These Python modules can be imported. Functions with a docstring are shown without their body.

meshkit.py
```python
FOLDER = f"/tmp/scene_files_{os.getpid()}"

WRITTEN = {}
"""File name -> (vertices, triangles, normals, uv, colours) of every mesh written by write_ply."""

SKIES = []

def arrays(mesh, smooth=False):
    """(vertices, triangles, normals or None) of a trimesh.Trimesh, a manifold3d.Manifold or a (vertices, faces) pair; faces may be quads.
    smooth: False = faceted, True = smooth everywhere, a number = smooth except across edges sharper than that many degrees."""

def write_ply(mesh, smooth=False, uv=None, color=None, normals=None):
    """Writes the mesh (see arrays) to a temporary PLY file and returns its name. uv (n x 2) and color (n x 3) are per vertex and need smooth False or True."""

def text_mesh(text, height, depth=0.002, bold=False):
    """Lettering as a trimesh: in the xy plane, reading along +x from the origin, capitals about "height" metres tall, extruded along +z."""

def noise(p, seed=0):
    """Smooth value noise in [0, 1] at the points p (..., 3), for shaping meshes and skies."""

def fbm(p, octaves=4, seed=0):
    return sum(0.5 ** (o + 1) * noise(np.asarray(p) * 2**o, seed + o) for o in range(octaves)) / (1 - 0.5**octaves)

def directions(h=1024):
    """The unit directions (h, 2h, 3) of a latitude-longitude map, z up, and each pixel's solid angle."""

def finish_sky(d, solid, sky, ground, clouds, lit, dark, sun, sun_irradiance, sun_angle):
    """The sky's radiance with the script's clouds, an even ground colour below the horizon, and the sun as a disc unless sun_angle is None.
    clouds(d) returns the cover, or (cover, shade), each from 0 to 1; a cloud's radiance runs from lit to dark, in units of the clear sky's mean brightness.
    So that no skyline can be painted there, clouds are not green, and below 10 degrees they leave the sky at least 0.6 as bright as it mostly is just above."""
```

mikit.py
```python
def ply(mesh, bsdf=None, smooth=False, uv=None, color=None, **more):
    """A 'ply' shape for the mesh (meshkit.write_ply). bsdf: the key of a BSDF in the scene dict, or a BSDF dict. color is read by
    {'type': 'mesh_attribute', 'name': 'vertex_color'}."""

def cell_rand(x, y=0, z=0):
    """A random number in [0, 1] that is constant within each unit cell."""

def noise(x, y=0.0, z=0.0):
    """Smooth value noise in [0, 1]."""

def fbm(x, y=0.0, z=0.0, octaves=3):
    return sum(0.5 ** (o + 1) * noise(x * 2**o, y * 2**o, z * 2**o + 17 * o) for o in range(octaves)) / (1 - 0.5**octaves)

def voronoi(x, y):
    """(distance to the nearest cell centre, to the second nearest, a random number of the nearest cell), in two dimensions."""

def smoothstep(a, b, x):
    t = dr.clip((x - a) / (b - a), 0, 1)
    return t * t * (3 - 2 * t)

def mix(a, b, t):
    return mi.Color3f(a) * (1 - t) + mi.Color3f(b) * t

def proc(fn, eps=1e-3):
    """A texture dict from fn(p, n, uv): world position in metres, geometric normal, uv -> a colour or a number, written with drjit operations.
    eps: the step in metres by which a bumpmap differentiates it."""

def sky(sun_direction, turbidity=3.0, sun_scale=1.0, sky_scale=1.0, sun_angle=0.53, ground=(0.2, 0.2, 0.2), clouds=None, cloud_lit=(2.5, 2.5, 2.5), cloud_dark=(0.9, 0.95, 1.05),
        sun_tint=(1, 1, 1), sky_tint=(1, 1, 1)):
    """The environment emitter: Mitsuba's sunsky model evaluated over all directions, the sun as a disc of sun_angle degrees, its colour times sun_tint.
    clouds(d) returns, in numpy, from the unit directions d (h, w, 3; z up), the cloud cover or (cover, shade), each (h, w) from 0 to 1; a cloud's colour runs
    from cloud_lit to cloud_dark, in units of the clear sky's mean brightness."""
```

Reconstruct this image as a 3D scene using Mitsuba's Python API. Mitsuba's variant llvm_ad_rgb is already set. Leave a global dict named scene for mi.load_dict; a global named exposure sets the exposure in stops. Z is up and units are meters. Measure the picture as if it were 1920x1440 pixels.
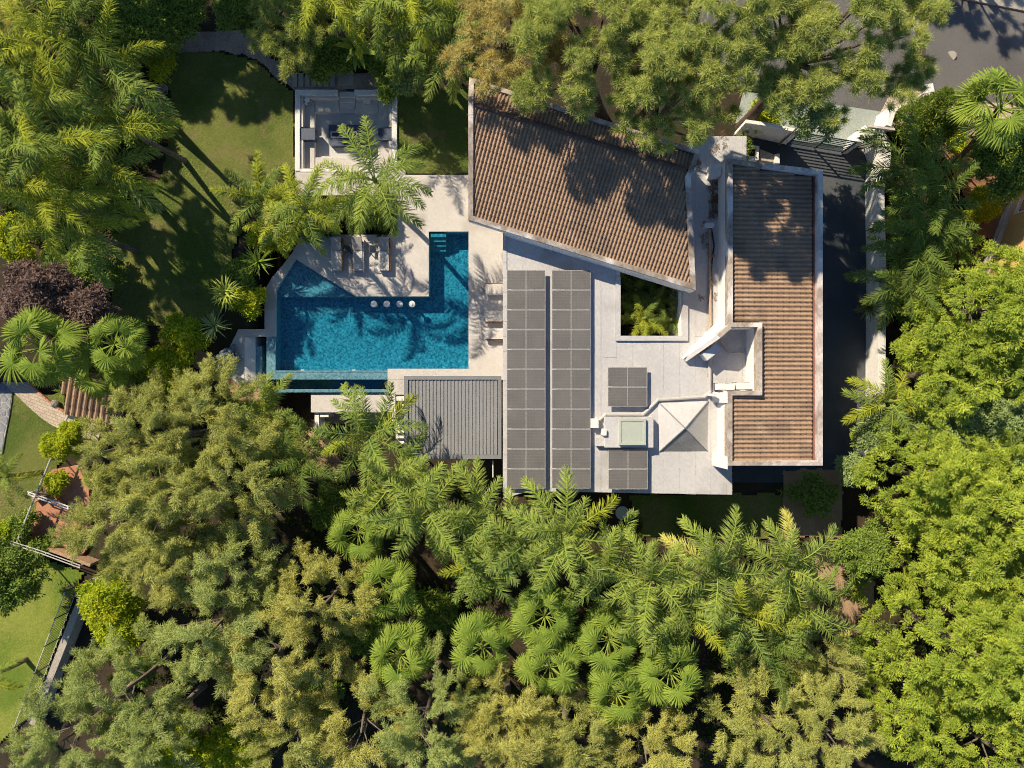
import math, numpy as np, trimesh, shapely, drjit as dr, mitsuba as mi, mikit, meshkit
from shapely.geometry import Polygon, LineString, Point, box as sbox
from shapely.ops import unary_union
T = mi.ScalarTransform4f
scene, labels = {}, {}

# ------------------------------------------------------------------ camera, sky, exposure
CAM_H, TX = 44.0, 0.727
scene['camera'] = {'type': 'perspective', 'fov': math.degrees(2 * math.atan(TX)), 'fov_axis': 'x', 'far_clip': 2000.0, 'near_clip': 0.5,
                   'to_world': T().look_at(origin=[0, 0, CAM_H], target=[0, 0, 0], up=[0, 1, 0])}
ELEV = math.radians(39)
SUN = (-0.67 * math.cos(ELEV), 0.742 * math.cos(ELEV), math.sin(ELEV))
scene['sky'] = mikit.sky(SUN, turbidity=3, sun_tint=(0.935, 1.0, 1.07), sky_tint=(0.88, 1.0, 1.15), sky_scale=0.60)
exposure = 2.45

# ------------------------------------------------------------------ helpers
def at(px, py, z=0.0):
    """The point at height z that the photograph shows at pixel (px, py)."""
    k = TX * (CAM_H - z) / 960.0
    return np.array([(px - 960) * k, (720 - py) * k, z])

def numbered(key):
    if key not in scene and key not in labels and not any_child(key):
        return key
    i = COUNT.get(key, 0) + 1
    while f'{key}_{i:03d}' in labels or f'{key}_{i:03d}' in scene:
        i += 1
    COUNT[key] = i
    return f'{key}_{i:03d}'
COUNT, HOLDERS = {}, set()
def any_child(key): return key in HOLDERS

def put(key, entry, label=None):
    key = numbered(key)
    scene[key] = entry
    if '__' in key:
        HOLDERS.add(key.rsplit('__', 1)[0])
    if label: labels[key] = {'label': label}
    return key

def thing(name, label, cat, group=None):
    key = numbered(name)
    HOLDERS.add(key)
    labels[key] = {'label': label, 'category': cat}
    if group: labels[key]['group'] = group
    return key

def single(name, mesh, mat, label, cat, group=None, smooth=False):
    key = put(name, mikit.ply(mesh, mat, smooth=smooth))
    labels[key] = {'label': label, 'category': cat}
    if group: labels[key]['group'] = group
    return key

def struct(name, mesh, mat, label=None, smooth=False):
    key = put(name, mikit.ply(mesh, mat, smooth=smooth))
    labels[key] = {'kind': 'structure'}
    if label: labels[key]['label'] = label
    return key

def part(parent, name, mesh, mat, label=None, smooth=False, uv=None):
    return put(parent + '__' + name, mikit.ply(mesh, mat, smooth=smooth, uv=uv), label)

def cat(meshes):
    V, F, o = [], [], 0
    for m in meshes:
        v, f = (np.asarray(m.vertices), np.asarray(m.faces)) if hasattr(m, 'vertices') else m
        V.append(v); F.append(np.asarray(f) + o); o += len(v)
    return np.vstack(V), np.vstack(F)

BOXF = np.array([[0, 2, 1], [0, 3, 2], [4, 5, 6], [4, 6, 7], [0, 1, 5], [0, 5, 4], [1, 2, 6], [1, 6, 5], [2, 3, 7], [2, 7, 6], [3, 0, 4], [3, 4, 7]])
def hexa(bottom, top):
    return np.vstack([bottom, top]).astype(float), BOXF

def bx(c, size, rz=0.0):
    """Box with centre c, size, turned about z."""
    sx, sy, sz = np.array(size) / 2.0
    q = np.array([[-sx, -sy], [sx, -sy], [sx, sy], [-sx, sy]])
    ca, sa = math.cos(rz), math.sin(rz)
    q = q @ np.array([[ca, sa], [-sa, ca]]) + np.array(c[:2])
    return hexa(np.c_[q, np.full(4, c[2] - sz)], np.c_[q, np.full(4, c[2] + sz)])

def bxp(x0, y0, x1, y1, z0, z1):
    """Box whose top is seen at the pixel rectangle x0..x1, y0..y1."""
    a, b = at(x0, y1, z1), at(x1, y0, z1)
    return bx(((a[0] + b[0]) / 2, (a[1] + b[1]) / 2, (z0 + z1) / 2), (b[0] - a[0], b[1] - a[1], z1 - z0))

def poly(pts, z):
    return Polygon([at(x, y, z)[:2] for x, y in pts])

def geoms(p):
    return [g for g in getattr(p, 'geoms', [p]) if g.geom_type == 'Polygon' and g.area > 1e-4]

def roofed(p, top, z0):
    """Upright solid over polygon p from z0 (number or function) up to top (number or function of xy)."""
    out = []
    for g in geoms(p):
        g = shapely.geometry.polygon.orient(g)
        v, f = trimesh.creation.triangulate_polygon(g, engine='earcut')
        v, f = np.asarray(v), np.asarray(f)
        d = v[f]
        a = (d[:, 1, 0] - d[:, 0, 0]) * (d[:, 2, 1] - d[:, 0, 1]) - (d[:, 1, 1] - d[:, 0, 1]) * (d[:, 2, 0] - d[:, 0, 0])
        f = np.where((a < 0)[:, None], f[:, ::-1], f)
        zt = np.array([top(q) for q in v]) if callable(top) else np.full(len(v), float(top))
        zb = np.array([z0(q) for q in v]) if callable(z0) else np.full(len(v), float(z0))
        out.append((np.c_[v, zt], f)); out.append((np.c_[v, zb], f[:, ::-1]))
        for ring in [g.exterior, *g.interiors]:
            r = np.array(ring.coords)[:-1]
            n = len(r)
            t = np.array([top(q) for q in r]) if callable(top) else np.full(n, float(top))
            b = np.array([z0(q) for q in r]) if callable(z0) else np.full(n, float(z0))
            i = np.arange(n); j = (i + 1) % n
            V = np.vstack([np.c_[r, b], np.c_[r, t]])
            out.append((V, np.vstack([np.c_[i, j, j + n], np.c_[i, j + n, i + n]])))
    return cat(out)

def tube(points, radii, sides=8, caps=True):
    p = np.asarray(points, float)
    n = len(p)
    r = np.broadcast_to(radii, (n,))
    t = np.gradient(p, axis=0); t /= np.linalg.norm(t, axis=1, keepdims=True) + 1e-12
    a = np.cross(t, np.where(np.abs(t[:, 2:]) < 0.9, [0, 0, 1.0], [1.0, 0, 0])); a /= np.linalg.norm(a, axis=1, keepdims=True) + 1e-12
    b = np.cross(t, a); ang = np.arange(sides) * 2 * np.pi / sides
    v = (p[:, None] + r[:, None, None] * (np.cos(ang)[None, :, None] * a[:, None] + np.sin(ang)[None, :, None] * b[:, None])).reshape(-1, 3)
    i, j = np.meshgrid(np.arange(n - 1), np.arange(sides), indexing='ij')
    q = np.stack([i * sides + j, i * sides + (j + 1) % sides, (i + 1) * sides + (j + 1) % sides, (i + 1) * sides + j], -1).reshape(-1, 4)
    f = np.vstack([q[:, [0, 1, 2]], q[:, [0, 2, 3]]])
    if caps:
        k = np.arange(1, sides - 1)
        f = np.vstack([f, np.c_[0 * k, k + 1, k], np.c_[0 * k, k, k + 1] + (n - 1) * sides])
    return v, f

def cyl(c, r, h, sides=16):
    return tube([(c[0], c[1], c[2]), (c[0], c[1], c[2] + h)], r, sides)

def blob(c, r, seed=0, amp=0.25, sub=3, flat=0.8):
    m = trimesh.creation.icosphere(subdivisions=sub)
    v = np.array(m.vertices)
    v = v * (1 + amp * (meshkit.fbm(v * 1.7 + seed * 7.3, 4, seed) - 0.5) * 2)[:, None]
    return v * np.array([r, r * (0.75 + 0.3 * ((seed * 37) % 10) / 10), r * flat]) + np.array(c), np.array(m.faces)

def rot(az):
    c, s = math.cos(az), math.sin(az)
    return np.array([[c, -s, 0], [s, c, 0], [0, 0, 1.0]])

# ------------------------------------------------------------------ materials
P = mikit.proc
def C(*v): return mi.Color3f(*v)

def speckle(name, a, b, s=1.0, fine=18.0, rough=0.8, c=None, cs=0.35, extra=None, spec=0.3):
    """A surface that drifts between two colours at two scales; c: stains of a third colour."""
    def fn(p, n, uv):
        t = mikit.fbm(p.x * s, p.y * s, p.z * s, 4) * 0.65 + mikit.noise(p.x * fine, p.y * fine, p.z * fine) * 0.35
        col = mikit.mix(a, b, mikit.smoothstep(0.25, 0.75, t))
        if c is not None:
            col = mikit.mix(col, C(*c), mikit.smoothstep(0.52, 0.75, mikit.fbm(p.x * cs + 31, p.y * cs + 7, p.z * cs, 4)))
        if extra: col = extra(col, p, n, uv)
        return col
    scene[name] = {'type': 'twosided', 'b': {'type': 'principled', 'base_color': P(fn), 'roughness': rough, 'specular': spec}}

def plain(name, col, rough=0.6, metallic=0.0, spec=0.4):
    scene[name] = {'type': 'twosided', 'b': {'type': 'principled', 'base_color': {'type': 'rgb', 'value': list(col)}, 'roughness': rough, 'metallic': metallic, 'specular': spec}}

speckle('m_stucco', (0.72, 0.69, 0.65), (0.64, 0.61, 0.57), 0.8, 9, 0.85)
speckle('m_deck', (0.53, 0.495, 0.46), (0.47, 0.44, 0.41), 0.5, 14, 0.8, (0.42, 0.385, 0.355), 0.5)
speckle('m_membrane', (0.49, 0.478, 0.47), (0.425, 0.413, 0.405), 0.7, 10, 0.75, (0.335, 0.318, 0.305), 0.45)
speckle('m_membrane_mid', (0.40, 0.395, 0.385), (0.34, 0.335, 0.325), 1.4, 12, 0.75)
speckle('m_membrane_dark', (0.26, 0.26, 0.255), (0.18, 0.185, 0.185), 1.4, 12, 0.75)
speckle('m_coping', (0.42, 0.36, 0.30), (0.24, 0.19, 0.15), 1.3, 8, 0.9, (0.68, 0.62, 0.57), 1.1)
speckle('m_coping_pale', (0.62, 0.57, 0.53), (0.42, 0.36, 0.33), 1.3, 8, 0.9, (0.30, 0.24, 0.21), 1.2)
def tile_fn(p, n, uv):
    t = uv.x * 0.55 + 0.45 * mikit.noise(p.x * 11, p.y * 11, p.z * 11)
    col = mikit.mix((0.35, 0.235, 0.15), (0.285, 0.188, 0.12), t)
    col = mikit.mix(col, C(0.41, 0.31, 0.225), mikit.smoothstep(0.55, 0.8, mikit.fbm(p.x * 3.5, p.y * 3.5, p.z * 3.5, 3)) * 0.5)
    return mikit.mix(col, C(0.165, 0.12, 0.09), mikit.smoothstep(0.5, 0.75, mikit.fbm(p.x * 0.8 + 9, p.y * 0.8, p.z, 4)) * 0.55)
scene['m_tile'] = {'type': 'twosided', 'b': {'type': 'principled', 'base_color': P(tile_fn), 'roughness': 0.75, 'specular': 0.3}}
speckle('m_tile_under', (0.12, 0.08, 0.06), (0.09, 0.06, 0.05), 2, 9, 0.9)
speckle('m_gutter', (0.34, 0.14, 0.11), (0.24, 0.10, 0.08), 2, 9, 0.7)
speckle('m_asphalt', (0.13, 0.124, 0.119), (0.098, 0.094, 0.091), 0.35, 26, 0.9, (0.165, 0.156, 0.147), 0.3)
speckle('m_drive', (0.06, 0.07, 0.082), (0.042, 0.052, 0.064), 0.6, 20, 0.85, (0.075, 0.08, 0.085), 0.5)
speckle('m_apron', (0.32, 0.35, 0.31), (0.27, 0.30, 0.27), 0.5, 20, 0.85)
speckle('m_soil', (0.055, 0.037, 0.022), (0.025, 0.02, 0.012), 0.7, 11, 0.95, (0.03, 0.03, 0.012), 0.5)
speckle('m_sand', (0.40, 0.27, 0.17), (0.30, 0.19, 0.115), 0.8, 14, 0.95)
speckle('m_gravel', (0.40, 0.32, 0.25), (0.22, 0.17, 0.14), 1.0, 22, 0.95)
speckle('m_mulch', (0.26, 0.135, 0.075), (0.15, 0.075, 0.045), 1.4, 20, 0.95)
speckle('m_terracotta', (0.46, 0.22, 0.13), (0.36, 0.165, 0.10), 0.8, 12, 0.85)
speckle('m_slab', (0.40, 0.36, 0.30), (0.30, 0.27, 0.23), 1.2, 12, 0.85)
speckle('m_flag', (0.25, 0.25, 0.265), (0.15, 0.155, 0.175), 1.2, 10, 0.8)
speckle('m_mortar', (0.42, 0.40, 0.37), (0.33, 0.31, 0.28), 1.2, 10, 0.9)
speckle('m_bark', (0.20, 0.165, 0.125), (0.11, 0.085, 0.065), 1.5, 14, 0.9)
speckle('m_bark_dark', (0.10, 0.065, 0.045), (0.06, 0.04, 0.03), 1.5, 14, 0.9)
speckle('m_rock', (0.24, 0.22, 0.19), (0.13, 0.12, 0.11), 1.6, 7, 0.9)
speckle('m_wood', (0.30, 0.14, 0.065), (0.20, 0.09, 0.04), 2.5, 20, 0.55)
speckle('m_ochre', (0.60, 0.38, 0.15), (0.52, 0.32, 0.125), 0.6, 9, 0.9)
speckle('m_fabric', (0.36, 0.345, 0.33), (0.31, 0.295, 0.285), 1.5, 30, 0.95, spec=0.1)
speckle('m_fabric_pale', (0.52, 0.49, 0.455), (0.47, 0.44, 0.41), 1.5, 30, 0.95, spec=0.1)
speckle('m_pit_floor', (0.50, 0.49, 0.47), (0.42, 0.41, 0.395), 1.0, 20, 0.85)
plain('m_navy', (0.045, 0.06, 0.10), 0.45)
plain('m_black', (0.02, 0.02, 0.022), 0.5)
plain('m_charcoal', (0.06, 0.065, 0.075), 0.45)
speckle('m_louver', (0.20, 0.203, 0.21), (0.18, 0.183, 0.19), 0.5, 2, 0.55)
plain('m_frame', (0.40, 0.395, 0.385), 0.5)
plain('m_alu', (0.55, 0.55, 0.55), 0.5, 0.0)
plain('m_white_paint', (0.66, 0.64, 0.61), 0.5)
plain('m_grey_pipe', (0.42, 0.40, 0.38), 0.55)
speckle('m_tan_pipe', (0.46, 0.34, 0.22), (0.36, 0.25, 0.16), 1.5, 10, 0.6)
speckle('m_statue', (0.15, 0.185, 0.21), (0.10, 0.13, 0.155), 3, 14, 0.8)
plain('m_gate', (0.03, 0.045, 0.05), 0.45)
plain('m_skylight', (0.40, 0.43, 0.36), 0.12, 0.0, 0.6)
plain('m_glass_dark', (0.02, 0.03, 0.04), 0.06, 0.0, 0.7)
def cells_fn(p, n, uv):
    u, v = uv.x * 24, uv.y * 12
    lu, lv = dr.abs(u - dr.round(u)), dr.abs(v - dr.round(v))
    t = dr.minimum(0.80 + 0.20 * mikit.smoothstep(0.05, 0.10, lu), 0.68 + 0.32 * mikit.smoothstep(0.03, 0.06, lv))
    mid = mikit.smoothstep(0.005, 0.009, dr.abs(uv.x - 0.5))
    dust_sheen = mikit.fbm(p.x * 1.3, p.y * 1.3, 0, 4)
    base = mikit.mix((0.105, 0.098, 0.090), (0.145, 0.135, 0.124), dust_sheen)  # dust plus the grey sky reflection, painted into the cell colour
    return mikit.mix(mikit.mix(C(0.25, 0.235, 0.215), base, t), C(0.36, 0.34, 0.31), 1 - mid)
scene['m_cells'] = {'type': 'twosided', 'b': {'type': 'principled', 'base_color': P(cells_fn), 'roughness': 0.35, 'specular': 0.5, 'clearcoat': 0.6, 'clearcoat_gloss': 0.9}}
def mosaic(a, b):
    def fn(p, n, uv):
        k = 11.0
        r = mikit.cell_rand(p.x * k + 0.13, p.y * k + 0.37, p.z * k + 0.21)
        w = mikit.noise(p.x * 9.3, p.y * 9.3, p.z * 9.3)  # soft mottle and bright spots imitate caustics over the mixed tiles
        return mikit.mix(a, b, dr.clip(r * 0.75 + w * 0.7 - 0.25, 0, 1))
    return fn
scene['m_mosaic_caustic'] = {'type': 'twosided', 'b': {'type': 'principled', 'base_color': P(mosaic((0.018, 0.105, 0.16), (0.13, 0.30, 0.38))), 'roughness': 0.3, 'specular': 0.5}}
scene['m_mosaic_edge'] = {'type': 'twosided', 'b': {'type': 'principled', 'base_color': P(mosaic((0.055, 0.15, 0.20), (0.16, 0.31, 0.37))), 'roughness': 0.2, 'specular': 0.6}}
scene['m_water'] = {'type': 'thindielectric', 'int_ior': 1.33, 'specular_transmittance': {'type': 'rgb', 'value': [0.40, 0.88, 0.97]}, 'specular_reflectance': {'type': 'rgb', 'value': [0.6, 0.6, 0.6]}}
scene['m_water_shallow'] = {**scene['m_water'], 'specular_transmittance': {'type': 'rgb', 'value': [0.72, 0.96, 0.985]}}
scene['m_pane'] = {'type': 'thindielectric', 'int_ior': 1.5}
def grass_fn(p, n, uv):
    t = mikit.fbm(p.x * 0.45, p.y * 0.45, 0, 4)
    f = mikit.noise(p.x * 16, p.y * 16, 0) * 0.5 + mikit.noise(p.x * 37, p.y * 37, 3) * 0.5
    col = mikit.mix((0.075, 0.108, 0.018), (0.135, 0.15, 0.036), mikit.smoothstep(0.3, 0.7, t))
    col = mikit.mix(col, C(0.17, 0.14, 0.06), 0.55 * mikit.smoothstep(0.55, 0.8, mikit.fbm(p.x * 0.9 + 3, p.y * 0.9, 5, 4)))
    return col * (0.62 + 0.76 * f)
def grass_bump(p, n, uv): return mikit.noise(p.x * 14, p.y * 14, 0) * 0.6 + mikit.noise(p.x * 31, p.y * 31, 0) * 0.4
scene['m_grass'] = {'type': 'twosided', 'b': {'type': 'bumpmap', 'arbitrary': P(grass_bump, 0.01), 'scale': 0.05, 'b': {'type': 'principled', 'base_color': P(grass_fn), 'roughness': 0.9, 'specular': 0.2}}}
def turf_fn(p, n, uv): return grass_fn(p, n, uv) * C(1.45, 1.5, 1.1)
scene['m_turf'] = {'type': 'twosided', 'b': {'type': 'principled', 'base_color': P(turf_fn), 'roughness': 0.9, 'specular': 0.2}}
def paver_fn(p, n, uv):
    x, y = p.x * 0.93 - p.y * 0.36, p.x * 0.36 + p.y * 0.93
    r = dr.floor(y * 5)
    u = x * 2.6 + 0.5 * (r - 2 * dr.floor(r / 2))
    e = dr.minimum(dr.abs(y * 5 - dr.round(y * 5)) / 5, dr.abs(u - dr.round(u)) / 2.6)
    c = mikit.mix((0.50, 0.41, 0.31), (0.40, 0.32, 0.24), mikit.cell_rand(u + 0.5, y * 5, 1))
    return mikit.mix(C(0.24, 0.19, 0.15), c, mikit.smoothstep(0.008, 0.02, e))
scene['m_paver'] = {'type': 'twosided', 'b': {'type': 'principled', 'base_color': P(paver_fn), 'roughness': 0.85}}

def foliage(name, a, b, tip, trans=0.7, ns=0.7, rough=0.5, tipw=0.5):
    """Leaves: uv.x a leaf's own shade, uv.y along the leaf; drifts slowly through the plants."""
    a, b, tip = ([min(0.6, x * m) for x, m in zip(q, (2.15, 2.2, 1.75))] for q in (a, b, tip))
    def fn(p, n, uv):
        t = dr.clip(0.75 * uv.x + 0.9 * (mikit.fbm(p.x * ns, p.y * ns, p.z * ns, 3) - 0.5) + 0.1, 0, 1)
        return mikit.mix(mikit.mix(a, b, t), C(*tip), dr.clip(uv.y, 0, 1) * tipw)
    scene[name] = {'type': 'principledthin', 'base_color': P(fn), 'roughness': rough, 'diff_trans': trans, 'spec_trans': 0.0, 'eta': 1.4}
foliage('f_palm', (0.039, 0.083, 0.025), (0.201, 0.232, 0.036), (0.305, 0.305, 0.119), 0.65, 0.35, 0.26, 0.35)
foliage('f_palm_dark', (0.04, 0.075, 0.02), (0.10, 0.135, 0.03), (0.18, 0.18, 0.06), 0.7, 0.35, 0.35, 0.35)  # darker frond green, also paints shade onto palms in dark spots
foliage('f_palm_dry', (0.36, 0.24, 0.06), (0.48, 0.30, 0.08), (0.50, 0.33, 0.13), 0.8, 0.35, 0.5, 0.5)
foliage('f_fan', (0.063, 0.115, 0.023), (0.161, 0.201, 0.040), (0.253, 0.270, 0.069), 0.8, 0.5, 0.4, 0.3)
foliage('f_pine', (0.106, 0.144, 0.036), (0.263, 0.288, 0.085), (0.338, 0.350, 0.117), 0.45, 0.5)
foliage('f_pine_brown', (0.253, 0.184, 0.054), (0.460, 0.253, 0.120), (0.483, 0.299, 0.156), 0.45, 0.45)
foliage('f_conifer', (0.062, 0.112, 0.014), (0.225, 0.262, 0.036), (0.335, 0.345, 0.066), 0.45, 0.45)
foliage('f_casuarina', (0.127, 0.143, 0.046), (0.242, 0.237, 0.081), (0.308, 0.286, 0.103), 0.45, 0.3)
foliage('f_casuarina_gold', (0.164, 0.159, 0.050), (0.286, 0.260, 0.083), (0.339, 0.302, 0.110), 0.45, 0.3)
foliage('f_casuarina_blue', (0.113, 0.146, 0.054), (0.205, 0.227, 0.086), (0.270, 0.275, 0.113), 0.45, 0.3)
foliage('f_leaf', (0.05, 0.09, 0.022), (0.13, 0.17, 0.035), (0.19, 0.22, 0.06), 0.6, 0.5)
foliage('f_leaf_lime', (0.13, 0.20, 0.015), (0.28, 0.32, 0.02), (0.34, 0.36, 0.04), 0.8, 0.5)
foliage('f_leaf_blue', (0.065, 0.105, 0.05), (0.15, 0.19, 0.085), (0.22, 0.25, 0.12), 0.6, 0.5)
foliage('f_leaf_purple', (0.05, 0.033, 0.037), (0.12, 0.08, 0.085), (0.19, 0.135, 0.14), 0.5, 0.6)
foliage('f_palm_gold', (0.085, 0.115, 0.014), (0.235, 0.245, 0.028), (0.30, 0.285, 0.075), 0.7, 0.35, 0.28, 0.35)
foliage('f_litter', (0.05, 0.026, 0.014), (0.10, 0.055, 0.03), (0.12, 0.07, 0.04), 0.2, 0.8)
foliage('f_under_shade', (0.012, 0.022, 0.006), (0.035, 0.05, 0.012), (0.05, 0.06, 0.02), 0.4, 0.5)  # near-black leaf colour paints the deep shade of the gaps
foliage('f_cypress', (0.05, 0.09, 0.02), (0.12, 0.155, 0.03), (0.17, 0.19, 0.045), 0.5, 0.6)

# ------------------------------------------------------------------ ground
rng = np.random.default_rng(11)
def sstep(a, b, x):
    t = np.clip((x - a) / (b - a), 0, 1); return t * t * (3 - 2 * t)
def ground_z(x, y):
    """The garden falls about two metres south of the pool."""
    return -0.22 - 2.0 * np.maximum(sstep(-0.9, -2.2, y) * sstep(-0.5, -2.5, x), sstep(0.9, 0.1, y) * sstep(-22.0, -24.0, x))
def terrain():
    xs = np.concatenate([[-400, -120], np.arange(-42, 42.01, 0.5), [120, 400]])
    ys = np.concatenate([[-400, -100], np.arange(-32, 32.01, 0.5), [100, 400]])
    X, Y = np.meshgrid(xs, ys)
    Z = ground_z(X, Y) + 0.10 * (meshkit.fbm(np.stack([X * 0.7, Y * 0.7, 0 * X], -1), 3) - 0.5)
    holes = [poly([(490, 420), (890, 420), (890, 742), (775, 742), (775, 800), (470, 800), (455, 742), (455, 640), (490, 620)], 0).buffer(-0.05), poly([(548, 163), (750, 163), (750, 322), (548, 322)], 0).buffer(0.2)]
    pts = shapely.points(X.ravel(), Y.ravel())
    for h in holes:
        m = shapely.contains(h, pts).reshape(X.shape)
        Z = np.where(m, np.minimum(Z, -2.6), Z)
    n, m = X.shape
    i, j = np.meshgrid(np.arange(n - 1), np.arange(m - 1), indexing='ij')
    a = i * m + j
    f = np.vstack([np.c_[a.ravel(), a.ravel() + 1, a.ravel() + m + 1], np.c_[a.ravel(), a.ravel() + m + 1, a.ravel() + m]])
    return np.c_[X.ravel(), Y.ravel(), Z.ravel()], f
struct('ground', terrain(), 'm_soil', smooth=True)

def ragged(p, cell=0.16, amp=0.25, seed=0):
    """A sheet over p with an uneven, grown-over edge."""
    x0, y0, x1, y1 = p.bounds
    xs, ys = np.arange(x0, x1 + cell, cell), np.arange(y0, y1 + cell, cell)
    X, Y = np.meshgrid(xs, ys)
    q = np.stack([X, Y, 0 * X + seed], -1)
    dx, dy = (meshkit.fbm(q * 1.6, 3, seed) - 0.5) * 2 * amp, (meshkit.fbm(q * 1.6 + 40, 3, seed) - 0.5) * 2 * amp
    ok = shapely.contains(p, shapely.points((X + dx).ravel(), (Y + dy).ravel())).reshape(X.shape)
    n, m = X.shape
    i, j = np.nonzero(ok[:-1, :-1] & ok[1:, :-1] & ok[:-1, 1:] & ok[1:, 1:])
    a = i * m + j
    return X, Y, np.vstack([np.c_[a, a + 1, a + m + 1], np.c_[a, a + m + 1, a + m]])

def lawn(pts, z, mat, name='lawn', seed=0, amp=0.25):
    X, Y, f = ragged(poly(pts, z), 0.16, amp, seed)
    Z = ground_z(X, Y) + 0.12 + 0.06 * (meshkit.fbm(np.stack([X * 0.9, Y * 0.9, 0 * X], -1), 3) - 0.5)
    return struct(name, (np.c_[X.ravel(), Y.ravel(), Z.ravel()], f), mat, smooth=True)

lawn([(290, 90), (420, 95), (480, 110), (520, 150), (553, 168), (553, 350), (470, 400), (440, 470), (440, 560), (400, 600), (330, 620), (215, 610), (200, 470), (225, 380), (300, 330), (320, 200)], -0.10, 'm_grass', seed=1)
lawn([(742, 170), (885, 160), (885, 330), (742, 330)], -0.10, 'm_grass', 'lawn', 2, 0.1)
lawn([(1180, 925), (1468, 925), (1468, 1010), (1180, 1010)], -0.12, 'm_grass', 'lawn', 3)
lawn([(-40, 735), (120, 735), (140, 830), (100, 900), (75, 980), (-40, 1000)], -2.1, 'm_grass', 'lawn', 4)
lawn([(-40, 1010), (160, 1070), (60, 1345), (-40, 1430)], -2.1, 'm_turf', 'lawn', 5, 0.05)
for nm, pts, mat, sd in (('gravel_path', [(330, 60), (470, 55), (500, 100), (560, 140), (712, 135), (712, 170), (552, 170), (520, 150), (480, 112), (420, 97), (340, 105)], 'm_gravel', 6),
                         ('sandy_path', [(370, 655), (445, 690), (520, 760), (590, 830), (660, 900), (560, 910), (480, 800), (420, 720), (360, 690)], 'm_sand', 7),
                         ('sandy_path', [(1466, 880), (1580, 880), (1580, 1010), (1466, 1010)], 'm_sand', 8),
                         ('sandy_path', [(1520, 1040), (1640, 1090), (1640, 1290), (1560, 1290), (1560, 1160)], 'm_sand', 9),
                         ('mulch_bed', [(1755, 250), (1860, 260), (1900, 360), (1880, 470), (1830, 440), (1790, 330)], 'm_mulch', 10)):
    X, Y, f = ragged(poly(pts, -0.14), 0.09, 0.22, sd)
    zz = np.maximum(ground_z(X, Y), -3) + 0.09 + 0.05 * (meshkit.fbm(np.stack([X, Y, 0 * X], -1), 3) - 0.5)
    struct(nm, (np.c_[X.ravel(), Y.ravel(), zz.ravel()], f), mat, smooth=True)

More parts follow.
